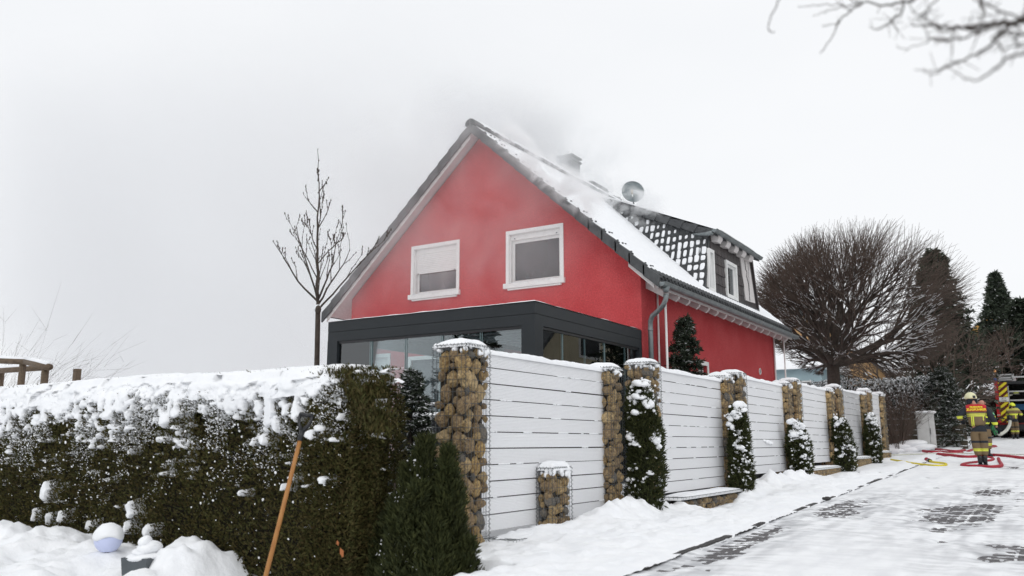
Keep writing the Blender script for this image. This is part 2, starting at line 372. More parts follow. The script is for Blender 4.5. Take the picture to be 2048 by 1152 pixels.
def slush(o):
    me = o.data; n = len(me.vertices); co = np.empty(n * 3, np.float32); me.vertices.foreach_get('co', co); co = co.reshape(-1, 3); X = co[:, 0]; Y = co[:, 1]
    w_ = np.zeros(n)
    for (a, b, rx, ry, s_) in PATCH[:13]: w_ = np.maximum(w_, s_ * np.exp(-((X - a) / (rx * 1.8)) ** 2 - ((Y - b) / (ry * 1.7)) ** 2))
    tr = .55 * np.exp(-((X + 2.25 - .02 * (Y - 7)) / .32) ** 2) + .40 * np.exp(-((X + .95 + .01 * (Y - 7)) / .30) ** 2) + .5 * np.exp(-((X - .25) / .4) ** 2)
    st = fbm(X * 9, Y * 2.2, 301, 4) * .5 + fbm(X * 3, Y * 14, 303, 3) * .5
    v = np.clip((w_ * .8 + tr * .16) * np.clip((st - .36) * 5, 0, 1.2), 0, .85).astype(np.float32)
    a = me.attributes.new('thin', 'FLOAT', 'POINT'); a.data.foreach_set('value', v)
struct(MB().grid(*(lambda a: (a[0], a[1], G(a[1]) - .012))(np.meshgrid(np.array([-2.96, 6.]), np.linspace(-4, 60, 60), indexing='ij'))).build('road', M_road, None), 'snow covered paved road rising to the right')
road_near = snowsheet('road_snow', -3.03, 1.6, 4.5, 19.0, .027, road_h, M_snow3, 'trodden snow on the road')
snowsheet('road_snow', -3.03, 6.0, 19.0, 62.0, .12, lambda X, Y: road_h(X, Y) - .001, M_snow3, 'snow on the far road', stepy=.2)
for _o in COL.objects:
    if _o.name.startswith('road_snow'): slush(_o)
# pavers that show through
P_me = []
for k in range(4):
    b = MB(); c = .008; z = .02
    V = [(-.088, -.038, -z), (.088, -.038, -z), (.088, .038, -z), (-.088, .038, -z), (-.088, -.038, -.006), (.088, -.038, -.006), (.088, .038, -.006), (-.088, .038, -.006),
         (-.088 + c, -.038 + c, 0), (.088 - c, -.038 + c, 0), (.088 - c, .038 - c, 0), (-.088 + c, .038 - c, 0)]
    b.add(V, [(0, 1, 5, 4), (1, 2, 6, 5), (2, 3, 7, 6), (3, 0, 4, 7), (4, 5, 9, 8), (5, 6, 10, 9), (6, 7, 11, 10), (7, 4, 8, 11), (8, 9, 10, 11)])
    me = b.mesh('paver'); me.materials.append(M_paver); P_me.append(me)
road_o = bpy.data.objects['road']
cand = []
for j in range(int(5 / .1), int(24 / .1)):
    for i in range(-16, 10):
        x = i * .2 + (j % 2) * .1; y = j * .1
        if x < -2.85 or x > 1.5: continue
        mk = float(pmask(np.array([x]), np.array([y]))[0])
        if mk > .42: cand.append((y - mk * 6, x, y))
cand.sort()
for k, (_, x, y) in enumerate(cand[:300]):
    inst('paver', P_me[k % 4], road_o, (x, y, G(y) + .0045 + rng.uniform(-.003, .003)), (math.atan(.027), rng.normal(0, .022), rng.normal(0, .012)))
if len(cand) > 300:
    b = MB()
    for (_, x, y) in cand[300:]: b.obox((x, y, G(y) - .01), (.088, 0, 0), (0, .038, 0), (0, 0, .014))
    o = b.build('paver', M_paver, road_o); o['kind'] = 'stuff'

# kerb of single stones, partly showing
kb = thing('kerb', 'dark kerbstones along the road edge, mostly buried in snow', 'kerb', (KX, 6, 0))
kme = MB().obox((0, 0, 0), (.045, 0, 0), (0, .485, .485 * .027), (0, 0, .06)).mesh('kerbstone'); kme.materials.append(M_kerb)
for k in range(22): inst('kerbstone', kme, kb, (KX + rng.normal(0, .004), 4.6 + k * .99, G(4.6 + k * .99) - .030 + rng.normal(0, .003)), (0, rng.normal(0, .02), 0))
def bank_h(X, Y):
    t = np.clip((X + 4.9) / 1.85, 0, 1)        # 0 at fence, 1 at kerb
    n = fbm(X * 1.7, Y * 1.5, 21); n2 = fbm(X * 6, Y * 5, 23, 3); n3 = fbm(X * 17, Y * 15, 25, 2)
    h = .035 + .12 * n * (1 - .4 * t) + .11 * (n2 - .4) + .05 * (n3 - .4)
    foot = np.exp(-((X + 4.62) / .2) ** 2) * (.16 * fbm(Y * 1.4, Y * 0 + 3, 31) + .07 * n2)
    opn = np.clip(1.6 - np.abs(Y - 13.2) / 1.3, 0, 1) + np.clip(1.5 - np.abs(Y - 21.6) / 1.6, 0, 1) + np.clip(1.5 - np.abs(Y - 26.2) / 1.6, 0, 1)
    h = h + foot * np.clip((Y - 8.3) / 1.0, .1, 1) * np.clip(1 - opn, 0, 1) - .13 * np.clip(opn, 0, 1) * np.clip((-4.0 - X) / .3, 0, 1)
    for (a, b, rx, ry, s_) in MOUNDS: h = h + s_ * np.exp(-((X - a) / rx) ** 2 - ((Y - b) / ry) ** 2) * (.8 + .5 * n2)
    low = np.clip((fbm(Y * 2.6, Y * 0 + 9, 41) - .44) * 14, 0, 1); e_ = np.clip((-3.0 - X) / .55, 0, 1) ** .8
    edge = .054 + .03 * (n3 - .4)
    h = h * e_ + edge * (1 - e_); h = np.where(X > -3.02, np.where(low > .3, .022 + .01 * n3, edge), h)
    h = np.where(X < -5.0, .06, h)
    base = F_(Y) + (G(Y) - F_(Y)) * np.clip((X + 4.7) / 1.3, 0, 1)
    base = base - .28 * ((X < -3.98) & (Y < 6.3))
    return base + h - .015
MOUNDS = [(-4.60, 9.75, .25, .6, .12), (-4.6, 10.15, .2, .2, .10), (-4.62, 7.95, .25, .35, .03), (-4.35, 8.9, .3, .6, .03), (-4.72, 12.1, .2, .35, .06), (-4.45, 11.7, .3, .3, .10), (-4.6, 14.6, .2, .6, .10), (-4.6, 16.4, .25, .5, .12), (-4.62, 18.2, .22, .9, .14), (-4.5, 13.6, .3, .5, .05)]
snowsheet('snow_verge', -5.6, -2.945, 4.6, 20.0, .035, bank_h, M_snow, 'lumpy snow bank between the fence and the kerb')
snowsheet('snow_verge', -5.6, -2.93, 20.0, 62.0, .12, lambda X, Y: bank_h(X, Y) + .10 * np.clip((Y - 33) / 3, 0, 1) * fbm(X, Y, 9), M_snow, 'snow bank beside the far road', stepy=.15)
# garden side
snowsheet('garden_snow', -60, -5.5, 6.9, 60, .8, lambda X, Y: G(Y) + .05 + .05 * fbm(X, Y, 51), M_snow, 'snow on the garden behind the fence')
def bed_h(X, Y):
    n = fbm(X * 2.2, Y * 2.2, 61); n2 = fbm(X * 6, Y * 6, 63, 3); n3 = fbm(X * 15, Y * 15, 67, 2)
    left = np.clip((-6.05 - X) / .45, 0, 1); left = left * left * (3 - 2 * left)
    h = -.28 + left * (.22 + .20 * n + .15 * (n2 - .4) + .07 * (n3 - .4)) + (1 - left) * .04 * n
    lump_ = 0; h = h - .16 * np.exp(-((X + 9.35) / .25) ** 2 - ((Y - 4.5) / .25) ** 2); h = h - .20 * np.exp(-((X + 6.80) / .24) ** 2 - ((Y - 4.45) / .28) ** 2) - .20 * np.exp(-((X + 7.25) / .22) ** 2 - ((Y - 4.5) / .32) ** 2)
    for (a, b, r_, s_) in ((-6.72, 5.2, .2, .10), (-8.75, 5.1, .35, .12), (-8.05, 5.15, .22, .06), (-6.62, 5.0, .22, .12), (-9.5, 5.0, .4, .12), (-6.35, 4.95, .16, .06)):
        lump_ = lump_ + s_ * np.exp(-((X - a) / r_) ** 2 - ((Y - b) / r_) ** 2)
    return h + lump_ * (.75 + .6 * n2) - .10 * np.clip((4.75 - Y) / 1.0, 0, 1) + .02
snowsheet('bed_snow', -13, -4.9, 2.2, 5.47, .035, bed_h, M_snow, 'heaped snow on the planting bed before the hedge')

# ------------------------------------------------------------------ gabion fence
B_me = []
for k in range(9):
    v, f = boulder(100 + k); me = mesh_np('stone', v, [f], False); me.materials.append(M_st[0] if k < 5 else (M_st[1] if k < 8 else M_st[2])); B_me.append(me)
BT = [boulder(200 + k) for k in range(5)]
def stones(parent, x0, x1, y0, y1, z0, z1, sp=.125, single=True, faces=('y', 'x')):
    far = [MB() for _ in BT]; any_ = False
    core = MB().box((x0 + .05, y0 + .05, z0), (x1 - .05, y1 - .05, z1 - .03)); core.build('shade_core', M_core, parent)  # dark inner box, paints the shade seen between the stones
    for fc in faces:
        a0, a1 = (x0, x1) if fc == 'y' else (y0, y1); placed = []
        for rad, tries in ((sp * .66, 60), (sp * .50, 160), (sp * .36, 260), (sp * .24, 260)):
            for _ in range(int(tries * (a1 - a0) * (z1 - z0) / .8) + 4):
                el = rng.uniform(.82, 1.28); ra, rb = rad / el, rad * el
                a = rng.uniform(a0 + ra * .62, a1 - ra * .62) if a1 - a0 > 1.7 * ra else (a0 + a1) / 2; z = rng.uniform(z0 + rb * .7, z1 - rb * .8)
                if all(((a - p[0]) / (ra + p[2])) ** 2 + ((z - p[1]) / (rb + p[3])) ** 2 > .80 for p in placed): placed.append((a, z, ra, rb))
        for (a, z, ra, rb) in placed:
            k = rng.integers(0, 9); rd = min(ra, rb) * 1.0; dep = rd * rng.uniform(.85, 1.0) + .002 + max(0, .03 - rd) * .6
            loc = (a, y0 + dep, z) if fc == 'y' else (x1 - dep, a, z); sv = (ra * 1.12, rd * 1.15, rb * 1.12) if fc == 'y' else (rd * 1.15, ra * 1.12, rb * 1.12)
            if single: inst('stone', B_me[k], parent, loc, (rng.normal(0, .12), rng.normal(0, .12), rng.normal(0, .12)), sv)
            else: far[k % 5].blobs([loc], [sv], BT[k % 5], rot=False); any_ = True
    if any_:
        b = MB()
        for q in far:
            if q.v: b.v += q.v; [b.f.setdefault(kk, []).extend([ff + b.n for ff in vv]) for kk, vv in q.f.items()]; [b.m.setdefault(kk, []).extend(vv) for kk, vv in q.m.items()]; b.n += q.n
        o = b.build('stone', M_st_far, parent, True); o['kind'] = 'stuff'
def wires(parent, x0, x1, y0, y1, z0, z1, dh=.052, dv=.115, r=.0021, spiral=True, faces=('y', 'x', 'X', 'Y')):
    b = MB(); P0 = []; P1 = []
    def seg(p, q): P0.append(p); P1.append(q)
    e = .006
    for x in np.linspace(x0 - e, x1 + e, max(2, int(round((x1 - x0) / dh)) + 1)):
        seg((x, y0 - e, z0), (x, y0 - e, z1))
        if 'Y' in faces: seg((x, y1 + e, z0), (x, y1 + e, z1))
        seg((x, y0 - e, z1), (x, y1 + e, z1))
    for y in np.linspace(y0 - e, y1 + e, max(2, int(round((y1 - y0) / dh)) + 1)):
        seg((x1 + e, y, z0), (x1 + e, y, z1))
        if 'X' in faces: seg((x0 - e, y, z0), (x0 - e, y, z1))
        seg((x0 - e, y, z1), (x1 + e, y, z1))
    for z in np.linspace(z0, z1, max(2, int(round((z1 - z0) / dv)) + 1)):
        seg((x0 - e, y0 - e - .003, z), (x1 + e, y0 - e - .003, z)); seg((x1 + e + .003, y0 - e, z), (x1 + e + .003, y1 + e, z))
        if 'X' in faces: seg((x0 - e - .003, y0 - e, z), (x0 - e - .003, y1 + e, z))
    b.tubes(P0, P1, r, r, 4)
    if spiral:
        def helix(p, q, R_=.013, pitch=.045):
            p = np.array(p, float); q = np.array(q, float); L = np.linalg.norm(q - p); d = (q - p) / L; nn = int(L / pitch * 7); t_ = np.linspace(0, 1, nn)
            ref = np.array([0, 0, 1.]) if abs(d[2]) < .9 else np.array([1., 0, 0]); u = np.cross(d, ref); u /= np.linalg.norm(u); w_ = np.cross(d, u); a = t_ * L / pitch * 2 * PI
            Pt = p + np.outer(t_, q - p) + R_ * (np.outer(np.cos(a), u) + np.outer(np.sin(a), w_)); b.tubes(Pt[:-1], Pt[1:], r * .9, r * .9, 3)
        for (x, y) in ((x1 + e, y0 - e), (x1 + e, y1 + e), (x0 - e, y0 - e)): helix((x, y, z0), (x, y, z1))
        helix((x0, y0 - e, z1), (x1, y0 - e, z1)); helix((x1 + e, y0, z1), (x1 + e, y1, z1))
    o = b.build('wire_mesh', M_wire, parent); return o
def snowcap(parent, x0, x1, y0, y1, z, h=.07, name='snow', drip=True):
    n = 15; u, v = np.meshgrid(np.linspace(-1, 1, n), np.linspace(-1, 1, n), indexing='ij')
    sx, sy = rng.uniform(0, 50, 2); d = np.maximum(abs(u), abs(v)) ** 4
    X = (x0 + x1) / 2 + u * (x1 - x0) / 2 * 1.05; Y = (y0 + y1) / 2 + v * (y1 - y0) / 2 * 1.05
    Z = z + h * (1 - d) * (.65 + .7 * fbm(u * 1.6 + sx, v * 1.6 + sy, 3)) - .025 * d
    b = MB().grid(X, Y, Z)
    if drip:
        m = 16; a = rng.uniform(0, 1, m); C_ = [(x0 + t_ * (x1 - x0), y0 + .02, z - rng.uniform(0, .07)) if i % 2 else (x1 - .01, y0 + t_ * (y1 - y0), z - rng.uniform(0, .09)) for i, t_ in enumerate(a)]
        b.blobs(C_, rng.uniform(.015, .04, (m, 3)) * [1, 1, 1.3], lump(2, .4, 5))
    return b.build(name, M_snow2, parent, True)

PX0, PX1 = -5.275, -4.88
posts = [  # y0, y1, top, kind(start/end)
    (6.85, 7.27, 2.02, 'first and nearest gabion pillar, left of the white panels, snow capped'),
    (10.12, 10.50, 2.03, 'lower gabion pillar closing the first white panel from the left'),
    (11.42, 11.82, 2.20, 'taller gabion pillar behind the big snowy columnar evergreen, second panel starts at it'),
    (14.90, 15.06, 2.23, 'gabion pillar closing the second white panel, snow lumps on its left edge'),
    (15.60, 16.02, 2.33, 'gabion pillar where the third white panel starts, behind the second evergreen'),
    (19.00, 19.35, 2.33, 'gabion pillar closing the third white panel'),
    (19.80, 20.20, 2.45, 'gabion pillar where the fourth white panel starts, behind the third evergreen'),
    (23.25, 23.73, 2.43, 'gabion pillar closing the fourth white panel'),
    (24.30, 24.80, 2.56, 'gabion pillar where the fifth white panel starts, behind the fourth evergreen'),
    (27.85, 28.3, 2.54, 'gabion pillar closing the fifth white panel'),
    (28.80, 29.24, 2.69, 'gabion pillar where the sixth narrow-looking white panel starts'),
    (31.25, 31.8, 2.70, 'last gabion pillar at the far end of the fence, beside the brown shrub')]
for i, (y0, y1, zt, lab) in enumerate(posts):
    zb = F_(y0) - .12 if i else -.1; y1_ = max(y1, y0 + .38)
    t = thing('gabion_pillar', lab, 'pillar', ((PX0 + PX1) / 2, y0, float(zb)), 0, 'gabion pillars of the garden fence')
    near = i < 5
    stones(t, PX0, PX1, y0, y1_, zb, zt - .03, .128 if near else .118, near)
    wires(t, PX0, PX1, y0, y1_, zb, zt, r=.0024 if i < 3 else .0024, spiral=i < 7)
    snowcap(t, PX0, PX1, y0, y1_, zt + .0, .075)
# snow caught on the far left faces of pillars
# panels of single boards
bpan = MB(); ng = 10; BH = .158
def board_mesh(L):
    b = MB(); prof = []
    for k in range(ng):
        z = k * BH / ng; prof += [(0.0, z + .0015), (0.0, z + BH / ng * .62), (-.007, z + BH / ng * .70), (-.007, z + BH / ng * .96)]
    prof = [(-.022, 0.0)] + prof + [(0.0, BH), (-.022, BH)]
    P = np.array([(x, 0, z) for x, z in prof]); n = len(P); V = np.vstack([P, P + [0, L, 0]])
    b.add(V, [(i, i + 1, n + i + 1, n + i) for i in range(n - 1)]); b.add([(-.022, 0, 0), (0, 0, 0), (0, 0, BH), (-.022, 0, BH)], [(0, 1, 2, 3)])
    me = b.mesh('board'); me.materials.append(M_board); return me
PANX = -5.005
panels = [(7.20, 10.16, 2.0, 11, 'nearest and widest white slatted fence panel, behind the short gabion stub'), (11.75, 15.2, 2.15, 11, 'second white slatted fence panel, above the open stone gabion base'),
          (15.95, 19.1, 2.29, 11, 'third white slatted fence panel, a snow clod stuck on its lower middle'), (20.12, 23.3, 2.41, 11, 'fourth white slatted fence panel along the road'),
          (24.72, 27.9, 2.52, 11, 'fifth white slatted fence panel, slightly greyer'), (29.16, 31.3, 2.64, 11, 'sixth and farthest white slatted fence panel')]
for i, (y0, y1, zt, nb, lab) in enumerate(panels):
    t = thing('fence_panel', lab, 'fence panel', (PANX, y0, zt - nb * .168), 0, 'white slatted panels of the garden fence')
    me = board_mesh(y1 - y0)
    if i == 4: me.materials[0] = M_board2
    for k in range(nb):
        # the lower boards of the panel hang a touch out of line, as seen in the photo
        inst('board', me, t, (PANX + rng.normal(0, .001), y0, zt - (k + 1) * .168 + .004), (rng.normal(0, .0006), 0, 0))
    MB().box((PANX - .05, y0, zt - nb * .168), (PANX - .024, y1, zt - .01)).build('gap_shade_strip', M_gap, t)  # added dark backing, its brown stands for the shadow behind the board gaps
    # snow lying on top and bridging gaps
    ys_ = np.linspace(y0 - .02, y1 + .02, 90); a_ = np.linspace(0, PI, 9); YY, AA = np.meshgrid(ys_, a_, indexing='ij')
    wv = fbm(YY * 2.5, YY * 0 + i * 7, 71); Rr = .026 + .012 * wv + .006 * fbm(YY * 14, AA * 2, 5)
    MB().grid(PANX - .02 + Rr * 1.15 * np.cos(AA), YY, zt - .012 + Rr * 1.35 * np.sin(AA) * (.6 + wv) - .02 * (np.cos(AA) > .8)).build('snow', M_snow2, t, True)
    Cc = []; Sc = []
    for k in range(1, nb):
        z = zt - k * .168 - .001; y = y0 + rng.uniform(0, .6)
        while y < y1:
            if rng.random() < (.55 if k in (1, 3, 5, 7) else .30):
                for q in range(rng.integers(2, 9)):
                    Cc.append((PANX + .001, y + q * .03 + rng.normal(0, .006), z + .001)); Sc.append((.0075, rng.uniform(.016, .03), rng.uniform(.006, .009)))
            y += rng.uniform(.15, .75)
    o = MB().blobs(Cc, Sc, ICO1, rot=False).build('snow_clump', M_snow2, t, True); o['kind'] = 'stuff'
# clod on the third panel
o = MB().blobs([(-4.99, 17.6, 1.07), (-4.99, 17.75, 1.05), (-4.99, 17.9, 1.04), (-4.99, 17.4, 1.09)], np.array([(.03, .14, .05), (.03, .12, .05), (.03, .1, .04), (.03, .1, .03)]), lump(3, .4, 8), rot=False).build('snow_clod', M_snow2, None, True)
tag(o, 'flat clod of snow stuck to the third white fence panel', 'snow')

# low gabion walls under the panels + short stub
lows = [(7.32, 10.05, -4.97, -4.62, .10, 'low snow buried gabion wall below the nearest white panel', True), (11.84, 14.95, -5.0, -4.62, .27, 'low gabion wall with an open snowy wire top below the second panel', True),
        (16.04, 19.0, -5.0, -4.74, .34, 'low gabion wall below the third panel, mostly under snow', False), (20.22, 23.3, -5.0, -4.72, .46, 'low gabion wall of upright stones below the fourth panel', False),
        (24.82, 27.9, -5.0, -4.72, .63, 'low gabion wall of upright stones below the fifth panel', False), (29.26, 31.3, -5.0, -4.74, .76, 'low gabion wall below the farthest panel', False)]
for i, (y0, y1, x0, x1, zt, lab, near) in enumerate(lows):
    t = thing('gabion_wall', lab, 'low wall', ((x0 + x1) / 2, y0, float(F_(y0) - .15)), 0, 'low gabion walls under the fence panels')
    stones(t, x0, x1, y0, y1, float(F_(y0)) - .13, zt - (.05 if near else .01), .105, near and i == 1, ('x',))
    wires(t, x0, x1, y0, y1, float(F_(y0)) - .15, zt, dh=.06 if near else .1, r=.0024, spiral=False, faces=('x',))
    snowcap(t, x0, x1, y0, y1, zt - .01, .05, drip=False)
t = thing('gabion_stub', 'short gabion stub capped with snow standing before the nearest white panel', 'pillar', (-4.85, 8.55, 0))
stones(t, -4.99, -4.80, 8.42, 8.86, .0, .72, .10, True); wires(t, -4.99, -4.80, 8.42, 8.86, .0, .77, r=.0023)
snowcap(t, -5.0, -4.79, 8.42, 8.86, .765, .085)

# ------------------------------------------------------------------ house
XR, ZR, SL = -11.04, 8.49, .909
XW0, XW1, YG, YB = -15.0, -6.97, 16.0, 25.75
def rz_(x): return ZR - SL * abs(x - XR)
house = thing('house', 'red rendered house with steep snowy roof and white framed windows, smoke around it', 'house', (-11, 16, .2))
def wall(name, poly, holes, vec, m, parent):
    """poly/holes: lists of 3-D points in one plane, extruded along vec"""
    b = bmesh.new(); es = []
    for loop in [poly] + holes:
        vs = [b.verts.new(p) for p in loop]
        for i in range(len(vs)): es.append(b.edges.new((vs[i], vs[(i + 1) % len(vs)])))
    r = bmesh.ops.triangle_fill(b, use_beauty=True, use_dissolve=False, edges=es)
    fs = [f for f in b.faces]
    r = bmesh.ops.extrude_face_region(b, geom=fs)
    bmesh.ops.translate(b, verts=[g for g in r['geom'] if isinstance(g, bmesh.types.BMVert)], vec=vec)
    bmesh.ops.recalc_face_normals(b, faces=b.faces)
    off = Vector(parent.location) if parent else Vector()
    bmesh.ops.translate(b, verts=b.verts, vec=-off)
    me = bpy.data.meshes.new(name); b.to_mesh(me); b.free(); me.materials.append(m)
    o = bpy.data.objects.new(name, me); COL.objects.link(o); o.parent = parent; return o
def rect(x0, x1, z0, z1, Y): return [(x0, Y, z0), (x1, Y, z0), (x1, Y, z1), (x0, Y, z1)]
WIN = [(-12.98, -11.68, 4.60, 5.74), (-10.20, -8.86, 4.60, 5.75)]
GRW = [(-14.55, -13.75, 2.25, 3.12), (-13.0, -12.15, .5, 3.0), (-10.4, -8.6, .6, 2.6)]
gable = [(XW0, YG, 0), (XW1, YG, 0), (XW1, YG, rz_(XW1) - .22), (XR, YG, ZR - .22), (XW0, YG, rz_(XW0) - .22)]
wall('gable_wall', gable, [rect(a, b, c, d, YG) for a, b, c, d in WIN + GRW], (0, .3, 0), M_red, house)
side = [(XW1 - .3, YG + .302, 0), (XW1 - .3, YB, 0), (XW1 - .3, YB, 4.56), (XW1 - .3, YG + .302, 4.56)]
wall('side_wall', [(XW1, y, z) for _, y, z in side], [[(XW1, 19.28, 2.1), (XW1, 19.8, 2.1), (XW1, 19.8, 2.86), (XW1, 19.28, 2.86)]], (-.3, 0, 0), M_red, house)
MB().box((XW0, YG + .302, 0), (XW0 + .3, YB, 4.5)).prism([(XW0 + .3, YB - .3, 0), (XW1 - .302, YB - .3, 0), (XW1 - .302, YB - .3, 4.6), (XR, YB - .3, ZR - .25), (XW0 + .3, YB - .3, 4.6)], (0, .3, 0)).build('rear_wall', M_red, house)
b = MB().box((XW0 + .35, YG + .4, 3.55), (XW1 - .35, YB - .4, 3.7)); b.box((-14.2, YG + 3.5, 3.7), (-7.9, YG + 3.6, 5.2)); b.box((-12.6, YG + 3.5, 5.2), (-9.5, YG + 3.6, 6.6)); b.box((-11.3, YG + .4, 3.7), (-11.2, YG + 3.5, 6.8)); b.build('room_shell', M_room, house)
# roof slabs
def slope_pts(side_, y0, y1, e, top, th):
    xe = XR + side_ * e
    return [(XR, y0, ZR + top), (xe, y0, rz_(xe) + top), (xe, y0, rz_(xe) + top - th), (XR, y0, ZR + top - th)], (0, y1 - y0, 0)
roof = MB()
for s_ in (1, -1): roof.prism(*slope_pts(s_, 15.66, 26.1, 4.56, 0, .12))
roof = roof.build('roof', M_tile, house)
b = MB()
for s_ in (1, -1):
    xa, xb = XR + s_ * .02, XR + s_ * 4.5; b.prism([(xa, 15.70, rz_(xa) - .125), (xb, 15.70, rz_(xb) - .125), (xb, 15.70, rz_(xb) - .165), (xa, 15.70, rz_(xa) - .165)], (0, 10.3, 0))
b.build('soffit', M_wood_w, house)
# white barge board behind the verge tiles, thicker on the left rake
for s_, v0 in ((1, 3.95), (-1, .05)):
    xa, xb = XR + s_ * v0, XR + s_ * 4.5
    MB().prism([(xa, 15.665, rz_(xa) - .17), (xb, 15.665, rz_(xb) - .17), (xb, 15.665, rz_(xb) - .30), (xa, 15.665, rz_(xa) - .30)], (0, .03, 0)).build('barge_board', M_wood_w, house)
# verge tiles, one by one
for s_ in (1, -1):
    n = 15; dx = 4.6 / n
    for k in range(n):
        xa = XR + s_ * (k * dx + .0); xb = XR + s_ * ((k + 1) * dx + .03)
        za, zb_ = rz_(xa) + .015, rz_(xb) + .055
        MB().prism([(xa, 15.60, za), (xb, 15.60, zb_), (xb, 15.60, zb_ - .25), (xa, 15.60, za - .235)], (0, .055, 0)).prism([(xa, 15.656, za), (xb, 15.656, zb_), (xb, 15.656, zb_ - .03), (xa, 15.656, za - .03)], (0, .14, 0)).build('verge_tile', M_tile, house)
for k in range(24):   # ridge tiles
    y = 15.58 + k * .44; a = np.linspace(0, PI, 7)
    o_ = [(XR + .15 * math.cos(q), y, ZR - .035 + .16 * math.sin(q)) for q in a]; i_ = [(XR + .12 * math.cos(q), y, ZR - .035 + .13 * math.sin(q)) for q in a[::-1]]
    MB().prism(o_ + i_, (0, .45, .0)).build('ridge_tile', M_tile, house, True)
MB().blobs([(XR, 15.6, ZR + .0)], [(.10, .03, .10)], ICO2).build('ridge_end_cap', M_tile, house, True)
# snow on the street-side slope: rows of tiles press through
sv = np.linspace(.03, 4.52, 190); su = np.linspace(0, 1, 260)
V_, U_ = np.meshgrid(sv, su, indexing='ij')
edge0 = 15.72 + .03 * fbm(V_ * 6, V_ * 0, 3) + .025 * ((V_ / .306) % 1 < .3); YY = edge0 + U_ * (26.08 - edge0)
row = (V_ / .306) % 1.
hh = .035 + .018 * row + .007 * np.sin(YY * 2 * PI / .2) + .012 * (fbm(YY * .9, V_ * 1.1, 81) - .4) - .03 * (U_ < .001) - .02 * (V_ > 4.5) * (np.sin(YY * 2 * PI / .2) > 0)
XX = XR + V_
MB().grid(XX, YY, rz_(XX) + hh).build('snow', M_snow2, house, True)
snl = MB(); XX2 = XR - V_[::3, ::4]; snl.grid(XX2, YY[::3, ::4], rz_(XX2) + hh[::3, ::4]).build('snow', M_snow2, house, True)
yr = np.linspace(15.75, 26.05, 240); ar = np.linspace(.25, PI - .25, 7); YR, AR = np.meshgrid(yr, ar, indexing='ij'); rr_ = .185 + .02 * (fbm(YR * 2, AR, 5) - .5) - .05 * (fbm(YR * 3.1, AR * 2, 15) > .56)
MB().grid(XR + rr_ * np.cos(AR), YR, ZR - .035 + rr_ * np.sin(AR)).build('snow', M_snow2, house, True)
# dark tile noses poking through next to the verge, and tile ends above the gutter
C_ = []
for k in range(15):
    v = .306 * (k + .93)
    for q, (dy, dv) in enumerate(((.0, 0), (.2, .03), (.38, .0), (.6, .02))):
        if rng.random() < (.95, .8, .5, .25)[q]: C_.append((XR + v + dv, 15.80 + dy + rng.normal(0, .01), rz_(XR + v + dv) + .048))
o = MB().blobs(C_, np.array([(.035, .035, .02)] * len(C_)), ICO1).build('tile_nose', M_tile, house, True); o['kind'] = 'stuff'
P0 = []; P1 = []
for k in range(52):
    y = 15.72 + k * .2; P0.append((-6.64, y, rz_(-6.64) + .01)); P1.append((-6.455, y, rz_(-6.455) + .015))
b = MB().tubes(P0, P1, .048, .05, 8)
for p in P1: b.blobs([p], [(.006, .048, .046)], ICO1, rot=False)
o = b.build('eave_tile', M_tile, house, True); o['kind'] = 'stuff'
# gutter: half round, with joints, front end bowl and brackets
def gutter(p, q, R_, parent, joints):
    p = np.array(p, float); q = np.array(q, float); n = 9; b = MB(); a = np.linspace(PI, 2 * PI, n)
    for r_, flip in ((R_, 0), (R_ - .006, 1)):
        A = np.array([(p[0] + r_ * math.cos(t_), p[1], p[2] + r_ * math.sin(t_)) for t_ in a]); B = A + (q - p)
        b.add(np.vstack([A, B]), [(i, i + 1, n + i + 1, n + i) for i in range(n - 1)])
    b.add([(p[0] + R_ * math.cos(t_), p[1], p[2] + R_ * math.sin(t_)) for t_ in a], [list(range(n))]); b.add([(q[0] + R_ * math.cos(t_), q[1], q[2] + R_ * math.sin(t_)) for t_ in a], [list(range(n))])
    b.tubes([p + (R_, 0, 0), p - (R_, 0, 0)], [q + (R_, 0, 0), q - (R_, 0, 0)], .011, .011, 6)
    o = b.build('gutter', M_zinc, parent, True)
    jb = MB()
    for k in range(joints):
        c = p + (q - p) * (k + .5) / joints; A = np.array([(c[0] + (R_ + .005) * math.cos(t_), c[1], c[2] + (R_ + .005) * math.sin(t_)) for t_ in a])
        jb.add(np.vstack([A, A + (0, .03, 0)]), [(i, i + 1, n + i + 1, n + i) for i in range(n - 1)])
    jb.build('gutter_joint', M_zinc, parent, True); return o
gutter((-6.37, 15.62, 4.20), (-6.37, 26.15, 4.20), .085, house, 17)
ps = [(-6.37, 15.86, 4.13), (-6.37, 15.86, 4.0), (-6.385, 15.87, 3.88), (-6.45, 15.90, 3.78), (-6.6, 15.97, 3.68), (-6.76, 16.05, 3.6), (-6.82, 16.09, 3.5), (-6.83, 16.10, 3.35), (-6.83, 16.10, .1)]
b = MB().tube(ps[1:], .052, 12).tube([(-6.37, 15.86, 4.14), (-6.37, 15.86, 4.02)], [.085, .052], 12); b.build('downpipe', M_zinc, house, True)
[MB().tube([(-6.83, 16.10, z), (-6.83, 16.10, z + .04)], .058, 12).build('pipe_clip', M_zinc, house, True) for z in (3.30, 2.1, 1.0)]
